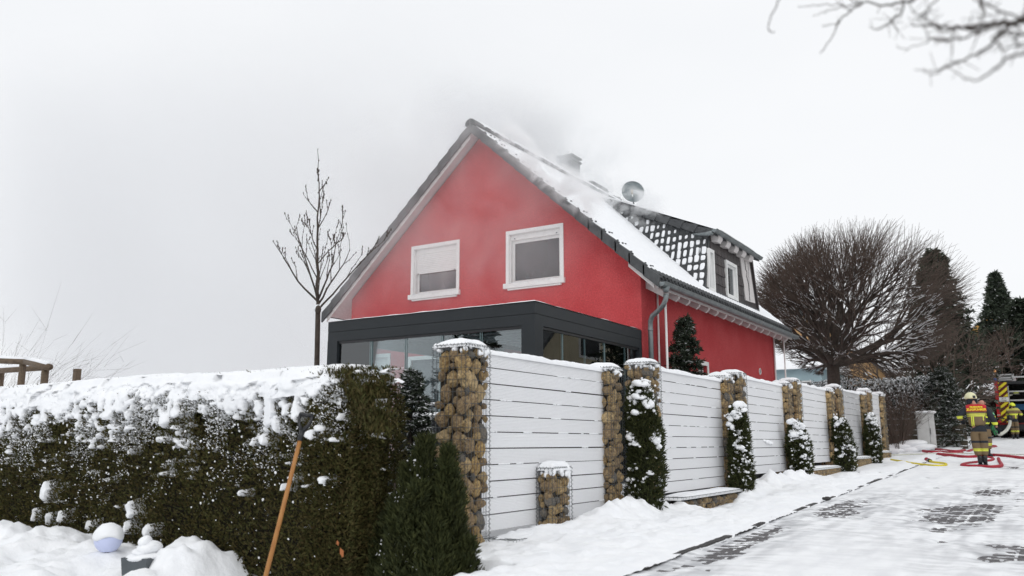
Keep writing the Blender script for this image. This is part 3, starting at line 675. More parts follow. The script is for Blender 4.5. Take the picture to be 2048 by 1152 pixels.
# white fascia + rafter tails
MB().box((-6.50, 15.7, 4.10), (-6.47, 26.05, 4.25)).build('fascia', M_wood_w, house)
rme = MB().prism([(-7.0, 0, 4.42), (-6.5, 0, 4.13), (-6.5, 0, 4.06), (-6.58, 0, 4.0), (-7.0, 0, 4.24)], (0, .09, 0)).mesh('rafter_tail'); rme.materials.append(M_wood_w)
for k in range(16): inst('rafter_tail', rme, house, (0, 16.25 + k * .62, 0))
for (x, y, zt, r_) in ((-6.925, 16.75, 4.4, .022), (-6.60, 16.38, 4.22, .026), (-6.925, 25.68, 4.3, .026), (-6.60, 25.55, 4.2, .022)):
    MB().tube([(x, y, .1), (x, y, zt)], r_, 8).build('white_pole', M_white, house, True)
# windows of the gable
def gwindow(i, a, b_, c, d):
    w_ = MB(); fr = .082; y0 = YG - .022
    for q in (((a - fr, y0, c - .02), (a, YG - .0, d + fr)), ((b_, y0, c - .02), (b_ + fr, YG - .0, d + fr)), ((a, y0, d), (b_, YG - .0, d + fr))): w_.box(*q)
    # reveals
    for q in (((a - .002, YG, c), (a + .012, YG + .16, d)), ((b_ - .012, YG, c), (b_ + .002, YG + .16, d)), ((a, YG, d - .012), (b_, YG + .16, d + .002))): w_.box(*q)
    win = w_.build('window', M_white, house)
    s_ = MB().box((a - fr - .04, YG - .075, c - .115), (b_ + fr + .03, YG + .05, c + .0)); s_.box((a - fr + .06, YG - .05, c - .155), (b_ + fr - .06, YG - .001, c - .12)).build('sill', M_white, win)
    n = MB().blobs([(a + t_ * (b_ - a), YG - .05, c + .003) for t_ in np.linspace(.03, .97, 18)], np.array([(.06, .03, rng.uniform(.005, .014)) for _ in range(18)]), lump(2, .4, 3)); n.build('snow', M_snow2, win, True)
    f = MB(); fy = YG + .10; e = .075
    for q in (((a + .012, fy, c), (a + .012 + e, fy + .06, d - .13)), ((b_ - .012 - e, fy, c), (b_ - .012, fy + .06, d - .13)), ((a + .012 + e, fy, c), (b_ - .012 - e, fy + .06, c + e)), ((a + .012 + e, fy, d - .13 - e), (b_ - .012 - e, fy + .06, d - .13)), ((a + .012, YG + .05, d - .135), (b_ - .012, fy + .05, d - .012))): f.box(*q)
    f.box((a + .012, YG + .02, c), (a + .035, YG + .09, d - .14)); f.box((b_ - .035, YG + .02, c), (b_ - .012, YG + .09, d - .14))
    f.build('frame', M_white, win)
    MB().box((a + e, fy + .025, c + e - .02), (b_ - e, fy + .032, d - .13 - e + .02)).build('pane', M_glass, win)
    if i == 0:
        for k in range(11):
            z = d - .14 - k * .0445; s2 = MB(); s2.prism([(a + .036, YG + .055, z), (a + .036, YG + .047, z - .02), (a + .036, YG + .055, z - .041), (a + .036, YG + .065, z - .041), (a + .036, YG + .065, z)], (b_ - a - .072, 0, 0)); s2.build('shutter_slat', M_white, win)
        for x in (a + .10, b_ - .10): MB().box((x - .015, YG + .03, d - .135 - 11 * .0445), (x + .015, YG + .052, d - .12 - 11 * .0445)).build('shutter_stop', M_greyp, win)
        x = (a + b_) / 2 + .1; MB().prism([(x - .11, YG + .20, c + .07), (x + .11, YG + .20, c + .07), (x, YG + .20, c + .24)], (0, .01, 0)).build('paper_star', M_white, win)
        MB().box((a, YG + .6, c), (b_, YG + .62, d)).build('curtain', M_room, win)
    else:
        for x in (a + .12, b_ - .12): MB().box((x - .015, YG + .035, d - .11), (x + .015, YG + .052, d - .09)).build('shutter_stop', M_greyp, win)
        b = MB(); P = []; D = []
        for k in range(60):
            x = a + .2 + (b_ - a - .4) * rng.random(); P.append((x, YG + .28 + rng.uniform(0, .15), c + .08)); D.append((rng.normal(0, .25), rng.normal(0, .2), 1))
        b.leaves(P, np.array(D), np.tile([0, -1., 0], (60, 1)), rng.uniform(.15, .42, 60), rng.uniform(.012, .03, 60)); b.build('potted_plant', mat('leaf', (.18, .24, .09), rough=.6), win)
        MB().tube([(a + .38, YG + .25, c + .06), (a + .38, YG + .25, c + .15)], [.07, .09], 10).build('plant_pot', M_white, win, True)
for i, q in enumerate(WIN): gwindow(i, *q)
# ground-floor window and doors seen through the glass room
for (a, b_, c, d), nm in zip(GRW, ('window', 'patio_door', 'patio_door')):
    w_ = MB(); fr = .09
    for q in (((a - fr, YG - .03, c), (a, YG + .1, d + fr)), ((b_, YG - .03, c), (b_ + fr, YG + .1, d + fr)), ((a, YG - .03, d), (b_, YG + .1, d + fr)), ((a, YG + .02, c), (b_, YG + .1, c + .07))): w_.box(*q)
    wn = w_.build(nm, M_white, house); MB().box((a, YG + .07, c + .07), (b_, YG + .08, d)).build('pane', M_glass, wn)
    n = int((d - c) / .05)
    if nm == 'window': n = 8
    b = MB()
    for k in range(n): b.box((a + .01, YG + .04, d - .05 * (k + 1) + .004), (b_ - .01, YG + .055, d - .05 * k))
    b.build('roller_shutter', M_greyp if nm != 'window' else M_white, wn)
# low side window + round vent
w_ = MB()
for q in (((XW1, 19.18, 2.0), (XW1 + .02, 19.28, 2.96)), ((XW1, 19.8, 2.0), (XW1 + .02, 19.9, 2.96)), ((XW1, 19.28, 2.86), (XW1 + .02, 19.8, 2.96))): w_.box(*q)
wn = w_.build('window', M_white, house); MB().box((XW1 - .12, 19.28, 2.1), (XW1 - .11, 19.8, 2.86)).build('pane', M_glass, wn)
b = MB().box((XW1 - .14, 19.28, 2.1), (XW1 - .09, 19.34, 2.86)).box((XW1 - .14, 19.74, 2.1), (XW1 - .09, 19.8, 2.86)).box((XW1 - .14, 19.34, 2.8), (XW1 - .09, 19.74, 2.86)); b.build('frame', M_white, wn)
a = np.linspace(0, 2 * PI, 17); MB().tube([(XW1 + .01, 24.2 + .075 * math.cos(q), 3.04 + .085 * math.sin(q)) for q in a], .015, 6, False).build('round_vent', M_white, house, True)
MB().box((XW1 - .01, 24.14, 2.98), (XW1 + .004, 24.26, 3.1)).build('vent_grille', M_greyp, house)

# chimney, hatch, vent
ch = MB(); ch.box((-11.95, 21.5, 7.2), (-11.5, 22.05, 9.40)); ch.box((-11.99, 21.46, 9.40), (-11.46, 22.09, 9.45)); ch.box((-11.93, 21.53, 9.45), (-11.53, 22.02, 9.53)); ch.box((-12.0, 21.45, 9.53), (-11.45, 22.1, 9.57)); ch.build('chimney', M_tile, house)
b = MB().obox((-11.35, 22.35, 8.66), (.38, 0, .02), (0, .55, 0), (-.01, 0, .06)); b.obox((-11.35, 22.35, 8.5), (.3, 0, 0), (0, .48, 0), (0, 0, .12)); b.build('roof_hatch', M_tile, house)
MB().obox((-11.25, 23.75, 8.66), (.2, 0, .0), (0, .32, 0), (0, 0, .05)).blobs([(-11.25, 23.75, 8.72)], [(.2, .3, .04)], ICO2).build('roof_vent', M_tile, house)

# dormer
dm = thing('dormer_tmp', 'x', 'x', (0, 0, 0)); dm.parent = house; dm.name = 'dormer'; dm.location = -house.location
for k in ('label', 'category'): del dm[k]
P1 = np.array([-6.93, 19.68, 4.72]); P2 = np.array([-10.58, 21.45, 8.05]); P3 = np.array([-6.93, 20.22, 6.32])
n_ = np.cross(P3 - P1, P2 - P1); n_ /= np.linalg.norm(n_)
if n_[1] > 0: n_ = -n_
def cheekY(x, z): return P1[1] - ((x - P1[0]) * n_[0] + (z - P1[2]) * n_[2]) / n_[1]
YF1, YF3 = 24.2, 23.72
front = [(-6.93, 19.74, 4.72), (-6.93, 24.2, 4.72), (-6.93, 23.72, 6.3), (-6.93, 20.28, 6.3)]
def yz(*q): return [(-6.93, y, z) for y, z in q]
W1q = yz((19.98, 4.80), (20.36, 4.80), (20.36, 5.76), (20.15, 5.76)); W2q = yz((21.41, 4.84), (22.18, 4.84), (22.18, 5.70), (21.41, 5.70))
wall('dormer_front', front, [W1q, W2q], (-.12, 0, 0), M_shingle, house).name = 'dormer_front'
dfr = [o for o in house.children if o.name == 'dormer_front'][0]
me_ = dfr.data; dfr.parent = dm; me_.transform(Matrix.Translation(Vector(house.location)))
# shingle boards on the front, each its own
sw, sh = .265, .30
for r_ in range(6):
    z0 = 4.74 + r_ * sh * .87
    for c_ in range(18):
        y0 = 19.70 + c_ * sw - (r_ % 2) * 0; y1 = y0 + sw - .012
        lo_ = 19.74 + (z0 - 4.72) / 1.58 * .54; hi_ = 22.62 + (z0 - 4.72) * .0
        if y0 < lo_ - .03 or y1 > hi_ + .35: continue
        cy_, cz_ = (y0 + y1) / 2, z0 + sh / 2
        if (19.80 < cy_ < 20.48 and 4.70 < cz_ < 5.86) or (21.30 < cy_ < 22.30 and 4.74 < cz_ < 5.84): continue
        if 22.62 + (5.98 - cz_) * .28 < cy_: continue
        zt = min(z0 + sh, 6.24)
        if zt - z0 < .08: continue
        MB().prism([(-6.925, y0, z0), (-6.89, y0, z0), (-6.915, y0, zt), (-6.925, y0, zt)], (0, y1 - y0, 0)).build('shingle', M_shingle, dm, world=True)
def dwin(y0, y1, z0, z1, slant=0.):
    e = .085; b = MB(); X0, X1 = -6.95, -6.87
    b.prism([(X0, y0 - e, z0 - e), (X0, y0, z0 - e), (X0, y0 + slant, z1 + e), (X0, y0 - e + slant, z1 + e)], (X1 - X0, 0, 0))
    b.box((X0, y1, z0 - e), (X1, y1 + e, z1 + e)).box((X0, y0, z0 - e), (X1, y1, z0)).box((X0, y0 + slant, z1), (X1, y1, z1 + e))
    o = b.build('window', M_white, dm); f = MB(); X0, X1 = -7.0, -6.9
    f.prism([(X0, y0, z0), (X0, y0 + .05, z0), (X0, y0 + .05 + slant, z1), (X0, y0 + slant, z1)], (.06, 0, 0)).box((X0, y1 - .05, z0), (X0 + .06, y1, z1)).box((X0, y0 + .05, z0), (X0 + .06, y1 - .05, z0 + .05)).box((X0, y0 + .05 + slant, z1 - .05), (X0 + .06, y1 - .05, z1))
    f.build('frame', M_white, o, world=False) if False else None
    q = f.mesh('frame', off=tuple(np.array(dm.location) + np.array(house.location))); q.materials.append(M_white); fo = bpy.data.objects.new('frame', q); COL.objects.link(fo); fo.parent = dm
    pane = MB().prism([(-6.975, y0 + .04, z0 + .04), (-6.975, y1 - .04, z0 + .04), (-6.975, y1 - .04, z1 - .04), (-6.975, y0 + .04 + slant, z1 - .04)], (.008, 0, 0)); pane.build('pane', M_glass, dm)
    c = MB(); Yc = np.linspace(y0, y1, 60); ZZ = np.array([z0 - .1, z1 + .1]); A, B_ = np.meshgrid(Yc, ZZ, indexing='ij'); c.grid(-7.10 + .02 * np.sin(A * 55) + 0 * B_, A, B_); c.build('curtain', M_curtain, dm)
dwin(19.99, 20.34, 4.82, 5.74, .14); dwin(21.43, 22.16, 4.86, 5.68)
MB().prism([(-6.925, 22.98, 4.92), (-6.925, 23.86, 4.95), (-6.925, 23.42, 6.2), (-6.925, 22.66, 6.12)], (.03, 0, 0)).build('white_cladding', M_wood_w, dm)
MB().box((-6.893, 23.33, 4.95), (-6.889, 23.342, 6.1)).build('cladding_joint', M_greyp, dm)
MB().tube([(-6.88, 23.0, 6.08), (-6.88, 23.05, 5.8), (-6.88, 23.15, 5.74), (-6.88, 23.12, 5.6), (-6.88, 23.26, 5.4), (-6.88, 23.3, 4.95)], .008, 5).build('cable', M_blackp, dm)
MB().prism([(-6.91, 19.70, 4.70), (-6.91, 24.18, 4.70), (-6.91, 24.12, 4.80), (-6.91, 19.76, 4.80)], (.03, 0, 0)).build('apron', M_tile, dm)
MB().prism([(-6.88, 24.14, 4.68), (-6.88, 24.22, 4.68), (-6.88, 23.76, 6.26), (-6.88, 23.68, 6.26)], (-.5, 0, 0)).build('corner_trim', M_shingle, dm)
# cheek solid behind tiles (near side sloping like a hip) and far side
def ck(x, z, d=0.): return np.array([x, cheekY(x, z), z]) + n_ * d
nn = Vector(n_)
MB().prism([ck(-6.93, 4.72, -.03), ck(-6.93, 6.32, -.03), ck(-10.58, 8.05, -.03), ck(-10.58, 7.9, -.03)], tuple(-n_ * .08)).build('cheek', M_tile, dm)
MB().prism([(-6.93, 24.2, 4.72), (-6.93, 23.72, 6.32), (-10.58, 22.9, 8.05), (-10.58, 22.9, 7.9)], (0, .05, 0)).build('cheek', M_tile, dm)
rp = [(-6.72, 20.12, 6.24), (-10.58, 21.40, 8.06), (-10.58, 22.95, 8.06), (-6.72, 23.86, 6.24)]
MB().prism(rp, (0, 0, -.10)).build('dormer_roof', M_tile, dm)
b = MB(); uu, vv = np.meshgrid(np.linspace(0, 1, 40), np.linspace(0, 1, 30), indexing='ij')
A = np.array(rp); Pq = (A[0] * (1 - uu[..., None]) + A[1] * uu[..., None]) * (1 - vv[..., None]) + (A[3] * (1 - uu[..., None]) + A[2] * uu[..., None]) * vv[..., None]
eg = np.minimum(np.minimum(vv, 1 - vv) * 8, 1) ** .6
b.grid(Pq[..., 0], Pq[..., 1], Pq[..., 2] + .06 + .07 * eg * (.6 + .8 * fbm(uu * 9, vv * 3, 7))); b.build('snow', M_snow2, dm, True)
# cheek tiles in rows, each with the snow held in its pan
tb = MB(); yw = np.linspace(-.5, .5, 9); prof = np.where(yw > .12, .035 * np.sin((yw - .12) / .38 * PI), .0) + .008
for zz in (0,): pass
Vt = []; 
for e_, dz in ((-.5, .012), (.5, -.004)):
    for a, h_ in zip(yw, prof): Vt.append((a * .198, (h_ + dz), e_ * .275))
Ft = [(i, i + 1, 9 + i + 1, 9 + i) for i in range(8)]
Vt += [(v[0], v[1] - .022, v[2]) for v in Vt[:9]]; Ft += [(18 + i, 18 + i + 1, i + 1, i) for i in range(8)]
tb.add(Vt, Ft); T_me = tb.mesh('cheek_tile', True); T_me.materials.append(M_tile)
sp_me = []
for k in range(4):
    v, f = lump(3, .5, 300 + k); v = np.sign(v) * np.abs(v) ** np.array([.45, 1, .6]); v = v * [1, .35, 1]; m_ = mesh_np('snow_patch', v, [f], True); m_.materials.append(M_snow2); sp_me.append(m_)
hd = np.cross(n_, [0, 0, 1.]); hd /= np.linalg.norm(hd)
ud = np.cross(hd, n_)
if ud[2] < 0: hd = -hd; ud = -ud
lean = .16
Rm = Matrix((( hd[0], n_[0], ud[0]), (hd[1], n_[1], ud[1]), (hd[2], n_[2], ud[2])))
eul = Rm.to_euler()
for r_ in range(14):
    z = 4.78 + r_ * .238 * ud[2] + .10
    for c_ in range(23):
        x = -7.02 - c_ * .180 * abs(hd[0])
        ztop = 6.32 + (-6.93 - x) / 3.65 * 1.73
        zlow = rz_(x)
        if z > ztop - .10 or z < zlow - .08: continue
        p = ck(x, z, .0); inst('cheek_tile', T_me, dm, p, eul)
        if z > zlow + .02 and z < ztop - .24 and rng.random() < .95:
            s_ = .060; q = ck(x, z - .01, .026) - hd * .022; edge = (z > ztop - .42)
            inst('snow_patch', sp_me[rng.integers(0, 4)], dm, q, eul, (s_ * rng.uniform(.62, 1.08) * (.75 if edge else 1), .05, rng.uniform(.062, .108) * (.6 if edge else 1)))
# verge tiles of the dormer, stepped
A0 = np.array([-10.5, cheekY(-10.5, 7.93), 7.98]); A1 = np.array([-6.80, cheekY(-6.80, 6.2), 6.25]); dd = (A1 - A0); Ld = np.linalg.norm(dd); dd /= Ld
for k in range(9):
    p = A0 + dd * Ld * k / 9; q = A0 + dd * (Ld * (k + 1) / 9 + .03)
    upv = np.cross(dd, n_); upv = upv if upv[2] > 0 else -upv
    MB().prism([p + n_ * .10, q + n_ * .125 + upv * .045, q + n_ * .125 - upv * .20, p + n_ * .10 - upv * .17], tuple(-n_ * .04)).prism([p + n_ * .10 + upv * .0, q + n_ * .125 + upv * .045, q - n_ * .15 + upv * .045, p - n_ * .15 + upv * .0], tuple(-upv * .02)).build('verge_tile', M_tile, dm)
def dgut():
    p0 = np.array((-6.66, 19.86, 6.235)); p1 = np.array((-6.66, 23.78, 6.235)); k0 = len(bpy.data.objects)
    gutter(p0, p1, .072, dm, 6)
dgut()
a = np.linspace(0, 2 * PI, 9)
MB().tube([(-6.72, 19.9, 6.16), (-6.93, 19.98, 6.17), (-7.3, 20.12, 6.24)], [.06, .05, .02], 8).build('gutter_return', M_zinc, dm, True)
dme = MB().prism([(-7.0, 0, 6.33), (-6.70, 0, 6.19), (-6.70, 0, 6.10), (-6.76, 0, 6.02), (-7.0, 0, 6.06)], (0, .30, 0)).mesh('rafter_tail'); dme.materials.append(M_wood_w)
for k in range(5): inst('rafter_tail', dme, dm, (0, 20.30 + k * .66, 0))
MB().prism([(-7.0, 20.2, 6.36), (-6.70, 20.2, 6.22), (-6.70, 20.2, 6.19), (-7.0, 20.2, 6.33)], (0, 3.5, 0)).build('soffit', M_wood_w, dm)

# satellite dish on the dormer roof
dt = thing('satellite_dish', 'grey satellite dish standing on the snowy dormer roof', 'satellite dish', (-9.40, 21.25, 7.6))
dn = np.array([.52, -.80, .28]); dn /= np.linalg.norm(dn); du = np.cross(dn, [0, 0, 1.]); du /= np.linalg.norm(du); dv = np.cross(du, dn)
c0 = np.array([-9.42, 21.25, 8.0]); Rr_, Tt = np.meshgrid(np.linspace(0, 1, 9), np.linspace(0, 2 * PI, 37), indexing='ij')
Pd = c0 + (Rr_ * np.cos(Tt))[..., None] * du * .31 + (Rr_ * np.sin(Tt))[..., None] * dv * .34 + ((Rr_ ** 2 - 1) * .06)[..., None] * dn
M_dish = mat('dish_grey', (.10, .13, .14), (.13, .16, .17), rough=.45, nscale=6)
MB().grid(Pd[..., 0], Pd[..., 1], Pd[..., 2]).build('reflector', M_dish, dt, True)
MB().tube([c0 + du * .31 * math.cos(q) + dv * .34 * math.sin(q) for q in np.linspace(0, 2 * PI, 33)], .009, 5, False).build('rim', M_dish, dt, True)
lb = c0 + dn * .42 - dv * .30 + du * .10
MB().tube([c0 - dv * .33, lb - dv * .06], .011, 6).tube([c0 - dn * .08, c0 - dn * .12 - dv * .1, (-9.42, 21.35, 7.45)], .022, 8).build('bracket', M_zinc, dt, True)
MB().tube([lb - dv * .06, lb + dv * .07], [.03, .035], 10).build('receiver', mat('lnb', (.25, .2, .13), rough=.6), dt, True)
MB().tube([lb - dv * .07, lb - dv * .15], .018, 8).build('receiver_cap', M_white, dt, True)

# ------------------------------------------------------------------ glass room
GX0, GX1, GY = -11.57, -6.97, 11.71
gr = thing('glass_room', 'flat roofed anthracite glass garden room built against the red gable', 'garden room', (-9.2, 11.7, .2))
ZT, ZM, ZB = 3.31, 3.115, 2.935
b = MB(); YE = 15.965
for (za, zb_, e) in ((ZM + .004, ZT, 0), (ZB, ZM - .004, -.004)):
    b.box((GX0 - e * 0, GY - e, za), (GX1 + e * 0, GY + .12, zb_)); b.box((GX1 - .12, GY + .12, za), (GX1 + e, YE, zb_)); b.box((GX0, GY + .12, za), (GX0 + .12, YE, zb_))
b.build('fascia', M_anth, gr)
MB().box((GX0 + .01, GY + .008, ZM - .004), (GX1 - .01, GY + .1, ZM + .004)).box((GX1 - .1, GY + .1, ZM - .004), (GX1 - .01, YE, ZM + .004)).build('fascia_joint', M_dark, gr)
MB().box((GX0 + .12, GY + .12, 3.16), (GX1 - .12, YE, 3.24)).build('room_roof', M_anth, gr)
X, Y = np.meshgrid(np.linspace(GX0 - .02, GX1 + .02, 90), np.linspace(GY - .02, YE, 70), indexing='ij')
ed = np.minimum(np.minimum(X - GX0 + .03, GX1 + .03 - X), Y - GY + .03)
MB().grid(X, Y, ZT - .004 + .045 * np.clip(ed / .1, 0, 1) ** .5 * (.5 + .8 * fbm(X * 3, Y * 3, 91))).build('snow', M_snow2, gr, True)
for q in (((GX0, GY, .1), (GX0 + .25, GY + .12, ZB)), ((GX1 - .26, GY, .1), (GX1, GY + .26, ZB)), ((GX1 - .12, YE - .12, .1), (GX1, YE, ZB)), ((GX0, YE - .12, .1), (GX0 + .12, YE, ZB))): MB().box(*q).build('post', M_anth, gr)
MB().box((GX0 + .25, GY + .01, .1), (GX1 - .26, GY + .13, .38)).box((GX1 - .13, GY + .26, .1), (GX1 - .01, YE - .12, .38)).build('base_rail', M_anth, gr)
MB().box((GX0 + .25, GY + .03, ZB - .045), (GX1 - .26, GY + .12, ZB - .0)).box((GX1 - .12, GY + .26, ZB - .045), (GX1 - .03, YE - .12, ZB)).build('head_rail', M_blackp, gr)
xe = [GX0 + .25] + [float(onx) for onx in [at(px, 700, GY + .07)[0] for px in (741, 811, 882, 961)]] + [GX1 - .26]
for i in range(5):
    MB().box((xe[i], GY + .06 + .014 * (i % 2), .38), (xe[i + 1] + (.04 if i < 4 else 0), GY + .068 + .014 * (i % 2), ZB - .045)).build('pane', M_glass2, gr)
    if i: MB().box((xe[i] - .004, GY + .055, .38), (xe[i] + .004, GY + .09, ZB - .045)).box((xe[i] + .036, GY + .055, .38), (xe[i] + .044, GY + .09, ZB - .045)).build('pane_edge', M_glassedge, gr)
ye = [GY + .26] + [float(atX(px, 700, GX1 - .07)[1]) for px in (1124, 1168, 1208, 1248, 1275)] + [YE - .12]
for i in range(6):
    MB().box((GX1 - .07 + .012 * (i % 2), ye[i], .38), (GX1 - .062 + .012 * (i % 2), ye[i + 1], ZB - .045)).build('pane', M_glass2, gr)
    if i: MB().box((GX1 - .09, ye[i] - .008, .38), (GX1 - .05, ye[i] + .008, ZB - .045)).build('pane_edge', M_glassedge, gr)
for k in range(7): MB().box((GX0 + .6 + k * .6, GY + .14, 3.02), (GX0 + .66 + k * .6, YE, 3.155)).build('roof_beam', M_anth, gr)
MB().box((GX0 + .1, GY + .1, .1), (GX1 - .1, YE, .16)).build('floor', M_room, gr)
# white slatted blind under part of the roof
for k in range(9): MB().box((-9.2, GY + .9 + k * .34, 2.98), (-7.3, GY + 1.08 + k * .34, 3.0)).build('roof_blind', M_curtain, gr)
# roof light lying on the glass-room roof
b = MB(); c = np.array([-9.95, 12.6, 3.36])
rl = thing('roof_light', 'low glazed roof light lying snow dusted on the garden room roof', 'skylight', (-9.95, 13.2, 3.31))
b.obox((-10.05, 13.2, 3.50), (.60, 0, 0), (0, .035, 0), (0, 0, .035)).obox((-10.05, 14.2, 3.50), (.60, 0, 0), (0, .035, 0), (0, 0, .035)).obox((-10.6, 13.7, 3.50), (.035, 0, 0), (0, .5, 0), (0, 0, .035)).obox((-9.5, 13.7, 3.50), (.035, 0, 0), (0, .5, 0), (0, 0, .035)).obox((-10.05, 13.7, 3.38), (.5, 0, 0), (0, .45, 0), (0, 0, .07)).build('frame', M_zinc, rl)
X, Y = np.meshgrid(np.linspace(-10.65, -9.45, 20), np.linspace(13.17, 14.25, 16), indexing='ij'); MB().grid(X, Y, 3.535 + .05 * np.clip(1 - ((X + 10.05) / .6) ** 2, 0, 1) * (.6 + .6 * fbm(X * 4, Y * 4, 2))).build('snow', M_snow2, rl, True)
# beige house opposite whose reflection the side panes show
nh = thing('house', 'beige gabled house across the road, seen only mirrored in the garden room panes', 'house', (5, 37, .8))
MB().prism([(5, 30.5, .5), (5, 44, .5), (5, 44, 3.6), (5, 37.2, 9.2), (5, 30.5, 3.6)], (9, 0, 0)).build('wall', M_beige, nh)
b = MB()
for s_ in (1, -1): b.prism([(4.5, 37.2, 9.6), (4.5, 37.2 + s_ * 7.6, 3.35), (4.5, 37.2 + s_ * 7.6, 3.15), (4.5, 37.2, 9.35)], (9.8, 0, 0))
b.build('roof', M_tile, nh)
for (y0, y1, z0, z1) in ((34.2, 36.0, 1.8, 3.8), (38.5, 40.5, 1.8, 3.8), (36.2, 38.2, 5.2, 6.8)):
    f = MB().box((4.94, y0 - .12, z0 - .12), (5.0, y1 + .12, z1 + .12)).build('window', M_white, nh); MB().box((4.92, y0, z0), (4.938, y1, z1)).build('pane', M_room, f)

# ------------------------------------------------------------------ vegetation
def rdirs(n, up=0., r=None):
    d = rng.normal(size=(n, 3)); d[:, 2] += up; return d / np.linalg.norm(d, axis=1)[:, None]
# big clipped thuja hedge (foreground)
hg = thing('hedge', 'broad clipped thuja hedge with a thick snow cap, brownish green', 'hedge', (-8.2, 5.9, -.3))
HX0, HX1, HY0, HZ = -12.6, -5.10, 5.42, 1.70
def hfront(x, z):      # front surface of the hedge
    zt = np.clip((z - 1.45) / .3, 0, 1); xr = np.clip((x - (HX1 - .35)) / .35, 0, 1)
    return HY0 + .16 * (fbm(x * 1.3, z * 1.1, 101) - .45) + .10 * (fbm(x * 5, z * 4, 103, 3) - .45) + .25 * zt ** 2 + .32 * xr ** 2
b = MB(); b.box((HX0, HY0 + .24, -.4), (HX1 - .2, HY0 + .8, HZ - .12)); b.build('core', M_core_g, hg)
n = 105000; x = rng.uniform(HX0, HX1, n); z = rng.uniform(-.4, HZ + .02, n); x = np.where(rng.random(n) < .12, rng.uniform(HX1 - .5, HX1 + .06, n), x)
y = hfront(x, z) + rng.exponential(.045, n); D = rng.normal(size=(n, 3)) * [.55, .45, .5] + [0, -.55, .55]; Nn = rdirs(n)
b = MB().leaves(np.stack([x, y, z], 1), D, Nn, rng.uniform(.022, .055, n), rng.uniform(.008, .019, n))
m = 16000; yy = rng.uniform(HY0 + .1, HY0 + .85, m); zz = rng.uniform(-.3, HZ - .02, m); xx = HX1 - .02 + .10 * (fbm(yy * 3, zz * 3, 5) - .5) - .22 * np.clip((zz - 1.35) / .35, 0, 1) - rng.exponential(.04, m)
b.leaves(np.stack([xx, yy, zz], 1), rng.normal(size=(m, 3)) * .5 + [.6, -.1, .5], rdirs(m), rng.uniform(.025, .06, m), rng.uniform(.009, .02, m))
o = b.build('foliage', M_thuja, hg); o['kind'] = 'stuff'
# sprigs sticking out at the top right corner
P = []; D = []
m = 5200; t_ = rng.random(m); cx_ = rng.uniform(-5.6, -4.95, m); cz = 1.55 + .16 * (fbm(cx_ * 6, cx_ * 0, 8) - .3) - .5 * np.clip((cx_ + 5.3) / .4, 0, 1) ** 2
P = np.stack([cx_ + rng.normal(0, .03, m), rng.uniform(HY0 + .08, HY0 + .5, m), cz + rng.uniform(-.12, .07, m)], 1)
o = MB().leaves(P, rng.normal(size=(m, 3)) * .4 + [.1, -.2, .8], rdirs(m), rng.uniform(.03, .08, m), rng.uniform(.01, .02, m)).build('sprig', M_thuja, hg); o['kind'] = 'stuff'
# snow cap
xs_ = np.linspace(HX0, HX1 - .16, 420); t_ = np.linspace(-.22, 1.0, 44); XX, TT = np.meshgrid(xs_, t_, indexing='ij')
prof_y = HY0 - .0 + np.where(TT < .25, .10 * (1 - np.sin(np.clip((TT + .22) / .47, 0, 1) * PI / 2)) * 0 + .22 * np.clip((TT + .02) / .27, 0, 1) ** 2, .22 + (TT - .25) * 1.0)
prof_z = HZ - .22 + .24 * np.sin(np.clip((TT + .22) / .62, 0, 1) * PI / 2)
nz_ = fbm(XX * 4, TT * 5, 111) - .45; nf = fbm(XX * 13, TT * 14, 113, 3) - .45
right = np.clip((XX + 6.0) / .9, 0, 1)
wav = .035 * np.sin(XX * 1.3) + .03 * (fbm(XX * .9, XX * 0, 3) - .5)
capz = prof_z + wav * .5 + .06 * nz_ + .03 * nf + (.04 - .07 * right) * (TT > .1)
capy = prof_y + .10 * nz_ + .06 * nf
hole = (fbm(XX * 7, TT * 9, 117, 3) > .58 - .0 * XX) & (TT < .16)
capy = capy + .20 * hole; _re = np.clip((XX - (HX1 - .55)) / .38, 0, 1) ** 2; capz = capz - .16 * _re * (.6 + nf); capy = capy + .10 * _re * (TT < .3)
MB().grid(XX, capy, capz).build('snow_cap', M_snow, hg, True)
LM = [lump(2, .55, 400 + k) for k in range(6)]
def cluster(seed):
    r = np.random.default_rng(seed); V = []; F = []; n = 0
    for k in range(5):
        v, f = lump(2, .5, seed * 7 + k); s_ = r.uniform(.35, .62); v = v * s_ * r.uniform(.8, 1.2, 3) + r.normal(0, .34, 3) * [1, 1, .8]; V.append(v); F.append(f + n); n += len(v)
    return np.concatenate(V), np.concatenate(F)
CLU = [cluster(40 + k) for k in range(6)]
def clumps(x, z, s, sq=(.8, 1.2)):
    Cc = np.stack([x, hfront(x, z) - .02 + rng.uniform(-.01, .02, len(x)), z], 1)
    Ss = np.stack([s * rng.uniform(.8, 1.4, len(x)), s * .55, s * rng.uniform(*sq, len(x))], 1); return Cc, Ss
sb = MB()
def addcl(x, z, s):
    Cc, Ss = clumps(np.asarray(x), np.asarray(z), np.asarray(s)); k = rng.integers(0, 6, len(Cc))
    for q in range(6): sb.blobs(Cc[k == q], Ss[k == q], LM[q], rot=False)
n = 700; x = rng.uniform(HX0, HX1 - .1, n); z = HZ - .30 - rng.exponential(.32, n); keep = (fbm(x * 3, z * 3, 139, 3) > .47) & (z > .0); x, z = x[keep], z[keep]; addcl(x, z, rng.uniform(.003, .011, len(x)))
n = 60000; x = rng.uniform(HX0, HX1 - .05, n); z = HZ - .08 - rng.exponential(.26, n); keep = (fbm(x * 3.4, z * 3.4, 139, 4) > .44 + .10 * np.clip((HZ - .3 - z), 0, 1)) & (z > -.1); x, z = x[keep], z[keep]; k = len(x)
